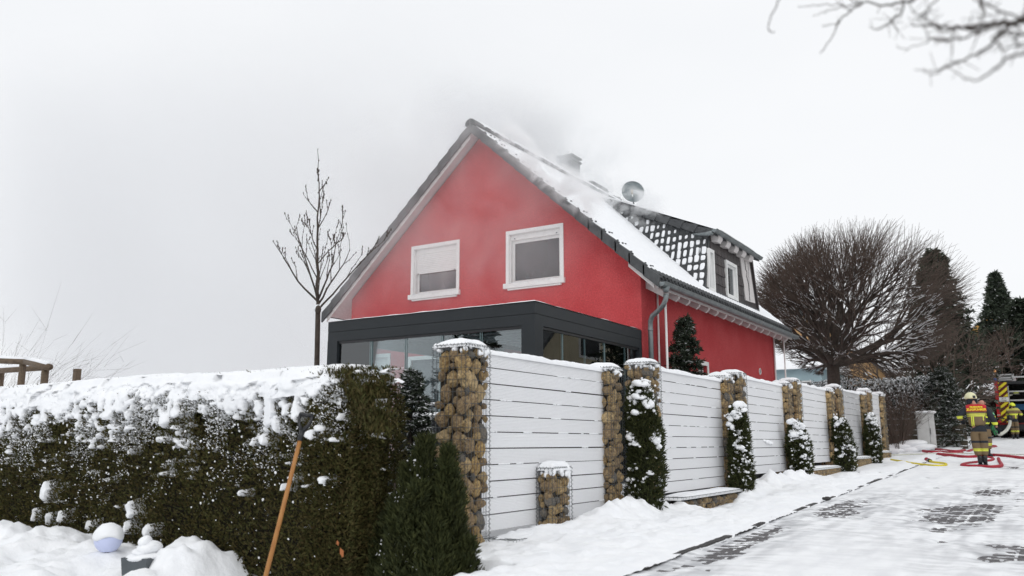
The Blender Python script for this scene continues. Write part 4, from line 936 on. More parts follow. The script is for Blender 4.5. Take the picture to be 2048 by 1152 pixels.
o = MB().leaves(np.stack([x, hfront(x, z) + rng.uniform(-.03, .035, k), z], 1), rng.normal(size=(k, 3)) * [.6, .4, .35] + [0, -.3, .2], rng.normal(size=(k, 3)) * .5 + [0, -.6, .9], rng.uniform(.010, .032, k), rng.uniform(.006, .014, k)).build('snow_dusting', M_snow2, hg); o['kind'] = 'stuff'
n = 160; x = rng.uniform(HX0, HX1 - .1, n); z = rng.uniform(-.1, 1.3, n); addcl(x, z, rng.uniform(.003, .009, n))
SPOTS = []
# singled-out clumps placed as in the photograph
for (px, py, w_, h_) in ((88, 985, 26, 60), (95, 1040, 16, 34), (62, 1030, 18, 40), (122, 1030, 14, 34), (262, 1020, 26, 44), (255, 1055, 18, 36), (300, 1060, 20, 30), (180, 1050, 10, 26), (535, 815, 26, 60), (548, 850, 18, 30), (512, 810, 16, 20), (590, 815, 14, 40), (680, 855, 22, 48), (665, 835, 14, 24), (705, 805, 20, 30), (640, 855, 20, 16),
                     (622, 870, 26, 22), (568, 822, 20, 22), (640, 960, 24, 20), (668, 950, 26, 20), (695, 940, 18, 12), (480, 985, 14, 14), (565, 975, 10, 16), (520, 880, 16, 18), (700, 870, 26, 14), (660, 880, 26, 14), (675, 895, 12, 12), (740, 760, 26, 16), (750, 800, 14, 12), (720, 745, 24, 14), (765, 745, 10, 8), (700, 735, 20, 12), (660, 755, 26, 16), (610, 770, 24, 14)):
    c = at(px, py, HY0); s1 = 7.4 / 1696; SPOTS.append((c[0], c[2], w_ * s1 * .50, h_ * s1 * .55))
GX_, GZ_ = np.meshgrid(np.arange(-11.6, HX1 + .06, .0115), np.arange(.0, HZ + .05, .0115), indexing='ij')
mk = .52 * vnoise(GX_ * 13, GZ_ * 15, 171) + .30 * vnoise(GX_ * 28, GZ_ * 31, 172) + .18 * vnoise(GX_ * 55, GZ_ * 60, 173) + .55 * (fbm(GX_ * 2.3, GZ_ * 2.6, 174, 3) - .46)
thr = np.interp(HZ - GZ_, [-.1, .06, .16, .26, .38, .55, .8, 1.2, 1.8], [.10, .10, .28, .43, .56, .70, .80, .86, .92]); lf = np.clip((-7.2 - GX_) / 2.5, 0, 1); rt = np.clip((GX_ + 6.6) / 1.0, 0, 1)
thr = thr - .10 * lf * (GZ_ > 1.05) + rt * np.interp(HZ - GZ_, [0, .12, .25, .5, .9, 1.8], [.0, .06, .10, -.03, -.06, 0]); thr = thr + .5 * np.clip((GX_ - (HX1 - .45)) / .3, 0, 1)
for (a, c_, ra, rc) in SPOTS: mk = mk + .75 * np.exp(-(((GX_ - a) / ra) ** 2 + ((GZ_ - c_) / rc) ** 2) ** 1.5)
bu = np.clip((mk - thr) / .10, -1, 1.6); GYY = hfront(GX_, GZ_) + .055 - .085 * np.sin(np.clip(bu, -1, 1) * PI / 2) - .02 * np.clip(bu - 1, 0, 1)
_n, _m = GX_.shape; _i = np.arange(_n * _m).reshape(_n, _m); _F4 = np.stack([_i[:-1, :-1], _i[1:, :-1], _i[1:, 1:], _i[:-1, 1:]], -1).reshape(-1, 4)
_k = (bu.ravel()[_F4].max(1) > -.45); MB().add(np.stack([GX_, GYY, GZ_], -1).reshape(-1, 3), _F4[_k]).build('snow_drape', M_snow, hg, True)
o = sb.build('snow_clump', M_snow2, hg, True); o['kind'] = 'stuff'
c = at(680, 1095, HY0 - .06); MB().leaves([c, c + [.02, 0, -.02], c + [-.02, 0, .01]], np.array([[.5, -.1, -.7], [.2, -.1, -.8], [-.2, 0, .6]]), np.tile([.1, -1., .1], (3, 1)), [.09, .06, .05], [.045, .03, .03]).build('oak_leaf', M_rust, hg)

def cone_leaves(b, base, h, r0, n, r1=.0, leaf=(.03, .06), wid=(.01, .02), pw=1., seed=0, up=.6, bump=.25, squash=1.):
    t_ = 1 - rng.random(n) ** .75; a = rng.uniform(0, 2 * PI, n); R_ = (r1 + (r0 - r1) * (1 - t_) ** pw) * (1 + bump * (fbm(a * 1.6 + 5, t_ * 6, seed, 3) - .45) * 2) * np.minimum(1, (t_ + .06) / .12)
    dd = 1 - rng.exponential(.12, n); dd = np.clip(dd, .1, 1.05); x = base[0] + R_ * dd * np.cos(a); y = base[1] + R_ * dd * np.sin(a) * squash; z = base[2] + t_ * h
    D = np.stack([np.cos(a), np.sin(a), np.full(n, up)], 1) + rng.normal(size=(n, 3)) * .45
    b.leaves(np.stack([x, y, z], 1), D, rdirs(n), rng.uniform(*leaf, n), rng.uniform(*wid, n)); return np.stack([x, y, z], 1), a
# dark blurred cypress in the foreground, hedge's right-hand neighbour
cy = thing('cypress', 'dark green cypress in the foreground at the foot of the nearest gabion pillar', 'conifer', (-4.62, 5.95, -.3))
b = MB(); _r = np.random.default_rng(91)
for (x_, y_, h_, r_, n_l) in ((-4.66, 5.98, 1.36, .17, 6500), (-4.80, 5.90, 1.12, .17, 5500), (-4.50, 6.02, 1.16, .17, 5500), (-4.93, 5.92, .86, .16, 4500), (-4.36, 6.0, .86, .16, 4500), (-4.62, 5.80, .98, .17, 5000), (-5.04, 5.86, .60, .14, 3000), (-4.78, 5.76, .78, .15, 4000), (-4.45, 5.82, .72, .15, 4000), (-4.26, 5.98, .52, .12, 2200), (-4.56, 6.08, 1.28, .13, 3500)):
    n = n_l; t_ = _r.random(n) ** .85; a = _r.uniform(0, 2 * PI, n); prf = np.minimum(1, .20 + 1.25 * (1 - t_) ** .65) * (1 + 1.3 * (fbm(a * 1.2 + x_ * 9, t_ * 7, 5, 3) - .45)); dd = np.clip(1 - _r.exponential(.28, n), 0, 1.1)
    D = np.stack([np.cos(a) * .55, np.sin(a) * .55, np.full(n, 1.0)], 1) + _r.normal(size=(n, 3)) * .38
    b.leaves(np.stack([x_ + r_ * prf * dd * np.cos(a) + .05 * np.sin(t_ * 5 + x_ * 20), y_ + r_ * prf * dd * np.sin(a), -.28 + t_ * h_], 1), D, rdirs(n), _r.uniform(.03, .10, n), _r.uniform(.008, .018, n))
o = b.build('foliage', M_thuja2, cy); o['kind'] = 'stuff'
MB().tube([(-4.55, 6.0, -.3), (-4.55, 6.0, .8)], [.03, .01], 6).tube([(-4.95, 5.9, -.3), (-4.95, 5.9, .7)], [.03, .01], 6).build('trunk', M_bark, cy)
MB().tube([(-4.62, 6.0, -.2), (-4.62, 6.0, .6)], [.20, .04], 8).build('core', M_core_g, cy)
n = 90; t_ = rng.random(n); a = rng.uniform(-2.6, -.5, n); o = MB().blobs(np.stack([-4.75 + (.42 * (1 - t_ * .8)) * np.cos(a), 5.95 + .36 * (1 - t_ * .8) * np.sin(a), -.1 + t_ * 1.0], 1), rng.uniform(.004, .011, (n, 3)), ICO1).build('snow_clump', M_snow2, cy, True); o['kind'] = 'stuff'

# columnar evergreens between the pillars, bent by snow
def column(px, yt, yb, X, wpx, label, bend=0., n=9000):
    top = atX(px[0], yt, X); bot = atX(px[1], yb, X); dist = float((bot - _C) @ _F); r_ = wpx * .45 * dist / 1696
    t = thing('columnar_evergreen', label, 'evergreen', tuple(bot), 0, 'columnar evergreens in front of the gabion fence'); h = top[2] - bot[2] + .04; b = MB()
    tt = rng.random(n) ** .8; a = rng.uniform(0, 2 * PI, n); Rr = r_ * np.minimum(1, .38 + 1.25 * (1 - tt) ** .75) * np.minimum(1, (tt + .12) / .3) ** .5 * (1 + 1.0 * (fbm(a * 1.3, tt * 6, int(px[0])) - .45)); dd = np.clip(1 - rng.exponential(.18, n), .05, 1.05)
    cxx = bot[0] + .0 * tt; cyy = bot[1] + (top[1] - bot[1]) * tt + bend * np.sin(tt * PI)
    P = np.stack([cxx + Rr * dd * np.cos(a), cyy + Rr * dd * np.sin(a), bot[2] - .04 + tt * h], 1)
    D = np.stack([np.cos(a) * .6, np.sin(a) * .6, np.full(n, .6)], 1) + rng.normal(size=(n, 3)) * .4
    k = dist / 12; b.leaves(P, D, rdirs(n), rng.uniform(.035, .10, n) * k ** .3, rng.uniform(.010, .022, n) * k ** .5); o = b.build('foliage', M_thuja2, t); o['kind'] = 'stuff'
    zz = np.linspace(0, 1, 9); MB().tube(np.stack([np.full(9, bot[0]), bot[1] + (top[1] - bot[1]) * zz + bend * np.sin(zz * PI), bot[2] - .05 + zz * h * .93], 1), r_ * (.55 * np.minimum(1, .25 + 1.2 * (1 - zz))), 8).build('trunk', M_core_g, t)
    # snow pillows, more towards the top
    m = 70; tt = 1 - rng.beta(1.0, 1.5, m) * .97; tt[:7] = rng.uniform(.86, 1.0, 7); a = rng.uniform(-2.5, .7, m); Rr = r_ * np.minimum(1, .38 + 1.25 * (1 - tt) ** .75) * np.minimum(1, (tt + .12) / .3) ** .5
    C_ = np.stack([bot[0] + Rr * .92 * np.cos(a), bot[1] + (top[1] - bot[1]) * tt + bend * np.sin(tt * PI) + Rr * .92 * np.sin(a), bot[2] - .02 + tt * h + .01], 1)
    s_ = (.018 + .045 * rng.random(m) ** 1.8) * (.6 + .7 * tt); sb = MB(); q = rng.integers(0, 6, m); S_ = np.stack([s_, s_ * rng.uniform(.9, 1.6, m), s_ * rng.uniform(.5, 1.1, m)], 1)
    for j in range(6): sb.blobs(C_[q == j], S_[q == j] * 1.35, CLU[j])
    C2 = C_[rng.integers(0, m, 130)] + rng.normal(0, .05, (130, 3)); sb.blobs(C2, rng.uniform(.006, .018, (130, 3)), LM[0])
    o = sb.build('snow_clump', M_snow2, t, True); o['kind'] = 'stuff'
column((1278, 1288), 772, 1050, -4.68, 78, 'largest columnar evergreen, snow laden top, beside the second taller pillar', .08, 16000)
column((1473, 1484), 815, 993, -4.68, 46, 'second columnar evergreen from the left, round snow ball near its top', .05, 9000)
column((1590, 1606), 845, 966, -4.68, 42, 'third columnar evergreen from the left, before the fourth panel', .05, 7000)
column((1676, 1690), 838, 955, -4.68, 42, 'fourth columnar evergreen from the left, with snow bulging to its right', .25, 6000)
column((1738, 1750), 830, 938, -4.68, 30, 'farthest columnar evergreen near the end of the fence', .2, 5000)

# conifers with twigs and snow
def conifer(name, label, base, h, r, nb, seed, snow=.5, leaf=(.10, .2), w=(.02, .04), droop=.25, group=None, cat='conifer', pw=.9, m=34, mt=None, snowmt=None):
    t = thing(name, label, cat, tuple(base), 0, group); R0 = np.random.default_rng(seed); P0 = []; P1 = []; LP = []; LD = []; SP = []; SD = []
    for k in range(nb):
        tt = (k + R0.random()) / nb; tt = tt ** .8; z = base[2] + h * (.06 + .92 * tt); L = r * (1 - tt) ** pw * R0.uniform(.7, 1.15) + .05; a = R0.uniform(0, 2 * PI)
        d = np.array([math.cos(a), math.sin(a), .0]); n = 5; s = np.linspace(0, 1, n); pts = np.array([base[0], base[1], z]) + np.outer(s * L, d) + np.outer((.18 * s - droop * s ** 2) * L, [0, 0, 1])
        P0 += list(pts[:-1]); P1 += list(pts[1:]); q = R0.random(m) ** .7; p = pts[0] + (pts[-1] - pts[0]) * q[:, None]; p[:, 2] = z + (.18 * q - droop * q * q) * L; side = np.cross(d, [0, 0, 1.])
        off = R0.normal(0, .20, m) * L * (1.05 - q); p = p + np.outer(off, side); p[:, 2] -= abs(off) * .3
        dr = d * .6 + np.outer(np.sign(off), side) * .7 + R0.normal(0, .25, (m, 3)) + [0, 0, -.10]
        LP.append(p); LD.append(dr); sel = R0.random(m) < snow; SP.append(p[sel] + [0, 0, .012]); SD.append(dr[sel])
    LP = np.concatenate(LP); LD = np.concatenate(LD); n = len(LP); b = MB().leaves(LP, LD, R0.normal(size=(n, 3)) * .5 + [0, 0, 1], R0.uniform(*leaf, n), R0.uniform(*w, n)); LP2 = LP + R0.normal(0, .03 * r, LP.shape)
    b.leaves(LP2, LD + R0.normal(0, .5, LD.shape), R0.normal(size=(n, 3)), R0.uniform(*leaf, n), R0.uniform(*w, n)); o = b.build('foliage', mt or M_conif, t); o['kind'] = 'stuff'
    if snow > 0:
        SP = np.concatenate(SP); SD = np.concatenate(SD); n = len(SP); o = MB().leaves(SP, SD, R0.normal(size=(n, 3)) * .35 + [0, 0, 1], R0.uniform(*leaf, n) * .9, R0.uniform(*w, n) * .8).build('snow', snowmt or M_snow2, t); o['kind'] = 'stuff'
    b = MB().tubes(P0, P1, .012 * max(1, r), .008 * max(1, r), 3); b.tube([base, (base[0], base[1], base[2] + h * .97)], [.03 * h ** .8 + .01, .006], 6); b.build('trunk', M_bark, t); return t
conifer('conifer', 'slim dark young spruce growing against the red side wall, speckled with snow', (-6.42, 16.95, .1), 3.6, .62, 210, 5, .26, (.06, .14), (.016, .034), .2, pw=.6, m=56)
conifer('conifer', 'small snow crusted conifer in the gap between the hedge and the nearest gabion pillar', tuple(at(818, 1000, 8.3) * [1, 1, 0] + [0, 0, .05]), 1.92, .34, 130, 6, .75, (.05, .1), (.012, .022), .1, pw=.5, m=40)
t = conifer('spruce', 'tall dark spruce standing against the sky at the far right', (-3.1, 80, 2.), 13.1, 4.0, 420, 8, .22, (.2, .45), (.07, .14), .30, pw=.95, m=48)
conifer('conifer', 'dark shaggy conifer rising behind the right shoulder of the globe tree', (-4.75, 50, 1.2), 10.2, 2.7, 230, 9, .05, (.18, .4), (.06, .12), .05, pw=.62, m=48)
conifer('conifer', 'broad snow covered conifer at the end of the far hedge above the grey cabinet', (-3.5, 36.2, .8), 3.1, .95, 200, 10, .95, (.10, .2), (.02, .035), .25, pw=.45, m=40)
conifer('conifer', 'dark tree behind the fire truck at the right edge', (-1.2, 66, 1.6), 9.0, 2.6, 130, 11, .15, (.3, .6), (.1, .18), .2, pw=.6, m=40)
conifer('conifer', 'low dark conifer between the globe tree and the far spruce', (-4.2, 62, 1.4), 6.6, 2.2, 120, 12, .25, (.25, .5), (.08, .16), .2, pw=.5, m=40)
conifer('conifer', 'wide dark conifer behind the snowy shed', (-2.9, 70, 1.6), 7.6, 3.0, 120, 14, .2, (.3, .6), (.1, .18), .2, pw=.5, m=40)
conifer('conifer', 'dark conifer across the road, seen only mirrored in the garden room side panes', (3.0, 35.5, .6), 7.5, 1.6, 80, 13, .1, (.2, .4), (.06, .12), .25, m=30)
conifer('conifer', 'dark conifer behind the photographer, seen only mirrored in the garden room front', (-20, -5, -.3), 9, 2.6, 90, 15, .15, (.25, .5), (.08, .14), .25, m=34)

# snow powdered laurel hedge behind the fence end
lh = thing('hedge', 'tall snow powdered laurel hedge behind the far end of the white fence', 'hedge', (-8, 37, .8))
n = 30000; x = rng.uniform(-16, -3.4, n); top = 3.55 + .30 * (fbm(x * .8, x * 0, 151) - .4); z = .75 + (top - .75) * rng.random(n) ** .85; y = 36.6 + .5 * (fbm(x * 1.2, z * 1.2, 153) - .45) + rng.exponential(.15, n) + .5 * np.clip((z - 3.1) / .5, 0, 1)
P = np.stack([x, y, z], 1); D = rng.normal(size=(n, 3)) * .6 + [0, -.5, .1]
o = MB().leaves(P, D, rdirs(n), rng.uniform(.08, .16, n), rng.uniform(.03, .06, n)).build('foliage', M_conif, lh); o['kind'] = 'stuff'
w_ = rng.random(n) < (.22 + .55 * np.clip((z - 1.8) / 1.7, 0, 1)) * (.5 + fbm(x * 2, z * 2, 7)); q = w_; P2 = P[q] - [0, .05, -.02]; k = len(P2)
o = MB().leaves(P2, D[q], rng.normal(size=(k, 3)) * .45 + [0, -.35, 1], rng.uniform(.09, .17, k), rng.uniform(.035, .065, k)).build('snow', M_snow2, lh); o['kind'] = 'stuff'
MB().box((-16, 37.1, .6), (-3.7, 38.2, 3.3)).build('core', M_core_g, lh)

# bare trees ---------------------------------------------------------
def grow(P0, P1, R0_, R1_, p, d, lvl, mx, r, ell, R, spread, frac, nch, upb):
    c, rad = ell; q = (p - c) / rad; e = d / rad; A = e @ e; B = 2 * q @ e; Cc = q @ q - 1; disc = B * B - 4 * A * Cc
    rem = (-B + math.sqrt(disc)) / (2 * A) if disc > 0 else .3
    rem = max(rem, .15); L = rem * (frac if lvl < mx else R.uniform(.62, 1.22)); n = 3 if lvl < 3 else 2; pts = [p]; dd = d.copy()
    for k in range(n):
        dd = dd + R.normal(0, .10, 3) + np.array([0, 0, upb]); dd /= np.linalg.norm(dd); pts.append(pts[-1] + dd * L / n)
    r1 = r * (.72 if lvl < mx else .35)
    for k in range(n): P0.append(pts[k]); P1.append(pts[k + 1]); R0_.append(r + (r1 - r) * k / n); R1_.append(r + (r1 - r) * (k + 1) / n)
    if lvl >= mx: return
    m = nch[min(lvl, len(nch) - 1)]; ref = R.normal(size=3)
    for k in range(m):
        v = np.cross(dd, ref); v /= np.linalg.norm(v); w_ = np.cross(dd, v); a = 2 * PI * k / m + R.uniform(-.5, .5); s = spread[min(lvl, len(spread) - 1)] * R.uniform(.6, 1.2)
        nd = dd * math.cos(s) + (v * math.cos(a) + w_ * math.sin(a)) * math.sin(s); out = (pts[-1] - c) / rad; nd = nd + out * .16; nd /= np.linalg.norm(nd)
        grow(P0, P1, R0_, R1_, pts[-1], nd, lvl + 1, mx, r1 * (.78 if m > 2 else .85), ell, R, spread, frac, nch, upb)
def baretree(name, label, base, fork, ell, limbs, mx, r, seed, spread, frac=.3, nch=(3,), upb=.03, snow=True, mt=None, minr=.006, group=None, lo=.1, tr=None):
    t = thing(name, label, 'tree', tuple(base), 0, group); R = np.random.default_rng(seed); P0, P1, A_, B_ = [], [], [], []
    for k in range(limbs):
        a = 2 * PI * k / limbs + R.uniform(-.3, .3); el = R.uniform(lo, .85) if k % 5 < 3 else R.uniform(.8, 1.5); d = np.array([math.cos(a) * math.cos(el), math.sin(a) * math.cos(el), math.sin(el)])
        grow(P0, P1, A_, B_, np.array(fork) + d * .02, d, 0, mx, r * R.uniform(.45, .7), ell, R, spread, frac, nch, upb)
    A_ = np.maximum(A_, minr); B_ = np.maximum(B_, minr * .6); P0 = np.array(P0); P1 = np.array(P1); big = A_ > minr * 2.2
    b = MB().tube([base, (np.array(base) + np.array(fork)) / 2 + [.03, 0, 0], fork], [r * 1.25 if tr is None else tr[0], r if tr is None else tr[1], (r if tr is None else tr[1]) * .95], 10); b.tubes(P0[big], P1[big], A_[big], B_[big], 6); b.build('trunk', mt or M_bark, t, True)
    o = MB().tubes(P0[~big], P1[~big], A_[~big], B_[~big], 3).build('twig', mt or M_twig, t); o['kind'] = 'stuff'
    if snow:
        d = P1 - P0; d /= np.linalg.norm(d, axis=1)[:, None]; q = (np.abs(d[:, 2]) < .75) & (A_ > minr * 1.5) & (R.random(len(A_)) < .45)
        up = np.stack([np.zeros(q.sum()), np.zeros(q.sum()), A_[q] * .75], 1); o = MB().tubes(P0[q] + up, P1[q] + up, A_[q] * .7 + .004, B_[q] * .7 + .004, 5).build('snow', M_snow2, t, True); o['kind'] = 'stuff'
    return t, P0, P1
GB = np.array(at(1664, 800, 33.5)); GB[2] = G(33.5); fk = np.array(at(1666, 728, 33.5))
baretree('globe_tree', 'large bare globe shaped tree with dense upright twigs, right of the red house', GB, fk, (np.array(at(1706, 600, 33.5)) + [.15, 0, -.1], np.array([3.95, 3.5, 3.0])), 26, 5, .24, 21, (.40, .40, .34, .30, .26, .22), .27, (3, 3, 3, 3, 3, 3), .03, minr=.0062, lo=-.15)
yt = np.array([-12.66, 12.5, 3.75])
# young tree: leader with whorls of ascending branches and buds
tt_ = thing('young_tree', 'slender young bare tree with upswept budded branches left of the red house', 'tree', (-12.62, 12.5, .2)); R = np.random.default_rng(33)
P0, P1, A_, B_, BUD = [], [], [], [], []
def limb(p, d, L, r, lvl, n=8, curve=.22):
    pts = [np.array(p, float)]; d = np.array(d, float); d /= np.linalg.norm(d)
    for k in range(n):
        d = d + R.normal(0, .09, 3) + [0, 0, curve / n * 2]; d /= np.linalg.norm(d); pts.append(pts[-1] + d * L / n)
        rr = r * (1 - .75 * k / n); P0.append(pts[-2]); P1.append(pts[-1]); A_.append(max(rr, .005)); B_.append(max(r * (1 - .75 * (k + 1) / n), .004))
        if R.random() < .7: BUD.append(pts[-1] + R.normal(0, .006, 3))
        if lvl < 2 and k > 1 and R.random() < (.62 if lvl == 0 else .35):
            a = R.uniform(0, 2 * PI); q = d * .85 + np.array([math.cos(a), math.sin(a), .3]) * .5; limb(pts[-1], q, L * R.uniform(.22, .42), rr * .6, lvl + 1, 5, .3)
    BUD.append(pts[-1]); BUD.append(pts[-1] + [0, 0, .012]); return pts
top = np.array([-12.86, 12.5, 7.25]); ld = [yt]; 
for k in range(1, 15): ld.append(yt + (top - yt) * k / 14 + R.normal(0, .022, 3))
for k in range(14): P0.append(ld[k]); P1.append(ld[k + 1]); A_.append(.036 * (1 - k / 16)); B_.append(.036 * (1 - (k + 1) / 16)); BUD.append(ld[k + 1] + [.012, 0, 0])
for k in range(15):
    hgt = (0, .02, .04, .03, .05, .06, .10, .18, .28, .36, .45, .5, .6, .72, .8)[k]; a = k * 2.4 + .3; p = yt + (top - yt) * hgt; L = (1.75, 1.7, 1.65, 1.6, 1.55, 1.5, 1.2, 1.1, .95, 1.0, .8, .7, .55, .4, .3)[k]; el = .75 if k < 6 else .95
    limb(p, (math.cos(a) * math.cos(el), math.sin(a) * math.cos(el), math.sin(el)), L, .024 if k < 6 else .014, 0 if k < 11 else 1)
b = MB().tube([(-12.60, 12.5, .2), (-12.61, 12.5, 2.), yt], [.062, .056, .052], 9); b.tubes(P0, P1, A_, B_, 5); b.build('trunk', M_bark, tt_)
o = MB().blobs(BUD, rng.uniform(.008, .015, (len(BUD), 3)) * [1, 1, 1.7], ICO1).build('bud', M_bark, tt_); o['kind'] = 'stuff'
MB().blobs([yt + [0, 0, .05], yt + [-.05, -.03, .02]], [(.06, .06, .06), (.04, .04, .04)], lump(2, .3, 1)).build('snow', M_snow2, tt_, True)
MB().blobs([(-12.62, 12.47, z) for z in (3.72, 3.76)], [(.06, .06, .07)] * 2, lump(2, .2, 4)).build('graft_knot', M_bark, tt_, True)

# overhanging branch of the tree beside the photographer (near, out of focus)
ob = thing('overhanging_branch', 'blurred bare tree limb hanging in from the upper right corner', 'branch', (1.2, 3.0, .0)); P0, P1, A_, B_ = [], [], [], []
R = np.random.default_rng(44)
def px_line(pts, Y0, Y1, r0, r1, side=.5):
    Y0 *= .5; Y1 *= .5; r0 *= .42; r1 *= .42
    q = np.array([at(x, y, Y0 + (Y1 - Y0) * i / (len(pts) - 1)) for i, (x, y) in enumerate(pts)]); n = len(q); m = (n - 1) * 6 + 1; s = np.linspace(0, n - 1, m)
    idx = np.clip(s.astype(int), 0, n - 2); f = (s - idx)[:, None]; pm = q[np.maximum(idx - 1, 0)]; pp = q[np.minimum(idx + 2, n - 1)]
    a, b_ = q[idx], q[idx + 1]; P = .5 * ((2 * a) + (b_ - pm) * f + (2 * pm - 5 * a + 4 * b_ - pp) * f ** 2 + (3 * a - pm - 3 * b_ + pp) * f ** 3) + R.normal(0, .002, (m, 3)); rr = np.linspace(r0, r1, m)
    for i in range(m - 1):
        P0.append(P[i]); P1.append(P[i + 1]); A_.append(rr[i]); B_.append(rr[i + 1])
        if R.random() < side * .5: d = (P[i + 1] - P[i]); d /= np.linalg.norm(d); e = P[i] + (d * .5 + R.normal(0, .7, 3)) * R.uniform(.01, .045); P0.append(P[i]); P1.append(e); A_.append(rr[i] * .5); B_.append(.0007)
for L_ in (([(2120, 25), (2048, 42), (2000, 47), (1960, 50), (1925, 55), (1880, 52), (1826, 48)], 4.0, 4.6, .019, .004, 1.3), ([(1990, 47), (1960, 60), (1920, 57), (1880, 58), (1855, 40), (1826, 20)], 4.3, 4.2, .009, .003, 1), ([(2016, 53), (1995, 75), (1985, 87), (1960, 105), (1940, 114), (1905, 128), (1870, 140), (1828, 139)], 4.2, 4.8, .010, .002, .5),
           ([(1940, 114), (1900, 130), (1870, 148), (1845, 143)], 4.3, 4.9, .005, .002, .3), ([(2100, 90), (2048, 106), (2010, 118), (1985, 140), (1965, 155), (1945, 160), (1915, 148), (1890, 128)], 3.8, 4.4, .009, .002, .5), ([(1960, 62), (1930, 75), (1895, 80), (1870, 82), (1855, 70)], 4.2, 4.6, .007, .003, 1.2), ([(1900, 80), (1870, 75), (1850, 85), (1810, 97), (1795, 92)], 4.6, 5.0, .004, .002, .3),
           ([(2120, -20), (2060, 5), (2048, 35), (2020, 28), (1990, 18), (1970, 6), (1940, -8)], 4.2, 4.4, .008, .003, .8), ([(1965, -30), (1962, 0), (1968, 25), (1966, 38)], 4.4, 4.2, .010, .004, .4), ([(1880, -30), (1830, 0), (1805, 4), (1770, 10), (1740, 6), (1710, 2), (1690, -10)], 4.6, 5.2, .010, .004, 1.0), ([(1808, 4), (1803, 25), (1790, 35), (1786, 45), (1796, 64)], 4.8, 5.0, .006, .003, 1.2), ([(1725, 8), (1700, 22), (1680, 40), (1670, 60), (1655, 90), (1640, 106)], 5.0, 5.4, .006, .003, .3),
           ([(1725, 8), (1690, 12), (1655, 22), (1625, 32)], 5.0, 5.4, .005, .002, .3), ([(1700, 20), (1670, 8), (1620, 12), (1598, 14)], 5.1, 5.5, .004, .002, .3), ([(1680, 44), (1660, 50), (1645, 52)], 5.2, 5.4, .003, .002, .2), ([(1568, -25), (1555, 10), (1542, 35), (1537, 58), (1549, 64)], 4.9, 5.1, .005, .003, 0), ([(1786, 40), (1765, 55), (1750, 58), (1738, 52)], 4.9, 5.1, .004, .002, .2), ([(1880, -10), (1860, 15), (1845, 30), (1838, 42)], 4.6, 4.7, .005, .003, .6),
           ([(2048, 70), (2020, 62), (1985, 75), (2000, 90), (2010, 98), (2048, 84)], 4.0, 4.2, .005, .004, .5), ([(2070, 60), (2048, 68), (2030, 78), (2044, 92), (2080, 84)], 4.0, 4.2, .006, .004, .6)): px_line(*L_)
b = MB().tubes(P0, P1, A_, B_, 5); e0 = at(2120, 25, 2.0); b.tube([e0, e0 + [.9, .1, .15], (2.6, 3.2, 2.6)], [.009, .035, .08], 8); b.tube([(2.6, 3.2, -.2), (2.62, 3.2, 2.6), (2.5, 3.3, 5.5)], [.2, .16, .1], 10); b.tube([at(2120, -20, 2.1), (1.2, 2.6, 3.0), (2.55, 3.25, 3.6)], [.004, .02, .06], 7); b.tube([at(1880, -30, 2.3), (.6, 2.6, 3.4), (2.5, 3.3, 4.4)], [.005, .02, .06], 7); b.tube([at(1965, -30, 2.2), (.6, 2.6, 3.4)], [.004, .015], 6); b.tube([at(1568, -25, 2.45), (-.4, 2.6, 2.9), (.6, 2.6, 3.4)], [.0022, .006, .012], 6); b.tube([at(1690, -10, 2.6), (-.1, 2.6, 2.9), (.6, 2.6, 3.4)], [.002, .006, .012], 6)
b.build('limb', M_bark, ob)

# brown bare shrub at the fence end, twigs at the far left, scrub at the right
def shrub(name, label, base, r, h, n, seed, rad=.006, mt=None, arch=.25, snow=False):
    t = thing(name, label, 'shrub', tuple(base)); R = np.random.default_rng(seed); P0, P1, A_, B_ = [], [], [], []
    for k in range(n):
        a = R.uniform(0, 2 * PI); o = R.random() ** .5; p = np.array(base, float) + [math.cos(a) * r * .25 * o, math.sin(a) * r * .25 * o, 0]; d = np.array([math.cos(a) * o * r / h, math.sin(a) * o * r / h, 1.]); d /= np.linalg.norm(d); L = h * R.uniform(.5, 1.05)
        for j in range(6):
            q = p + d * L / 6; P0.append(p); P1.append(q); A_.append(rad * (1 - j / 8)); B_.append(rad * (1 - (j + 1) / 8))
            for _ in range(2):
                if j > 1 and R.random() < .6: e = q + (d + R.normal(0, .45, 3)) * L * R.uniform(.08, .22); P0.append(q); P1.append(e); A_.append(rad * .55); B_.append(rad * .35)
            p = q; d = d + R.normal(0, .10, 3) + np.array([math.cos(a) * arch, math.sin(a) * arch, 0]) * .25; d /= np.linalg.norm(d)
    MB().tubes(P0, P1, A_, B_, 3).build('twig', mt or M_twig, t)['kind'] = 'stuff'
    if snow:
        P0 = np.array(P0); P1 = np.array(P1); A_ = np.array(A_); d = P1 - P0; d /= np.linalg.norm(d, axis=1)[:, None]; q = (np.abs(d[:, 2]) < .8) & (R.random(len(A_)) < .7); MB().tubes(P0[q] + [0, 0, rad * .8], P1[q] + [0, 0, rad * .8], A_[q] * .8, A_[q] * .6, 3).build('snow', M_snow2, t)['kind'] = 'stuff'
    return t
shrub('bare_shrub', 'brown leafless shrub just beyond the end of the gabion fence', tuple(at(1800, 905, 34.) * [1, 1, 0] + [0, 0, .8]), .95, 2.3, 190, 3, .009)
shrub('bare_shrub', 'thin leafless bush behind the log railing at the far left', tuple(at(-25, 745, 12) * [1, 1, 0] + [0, 0, .4]), 2.9, 4.2, 150, 4, .0045, arch=.5)
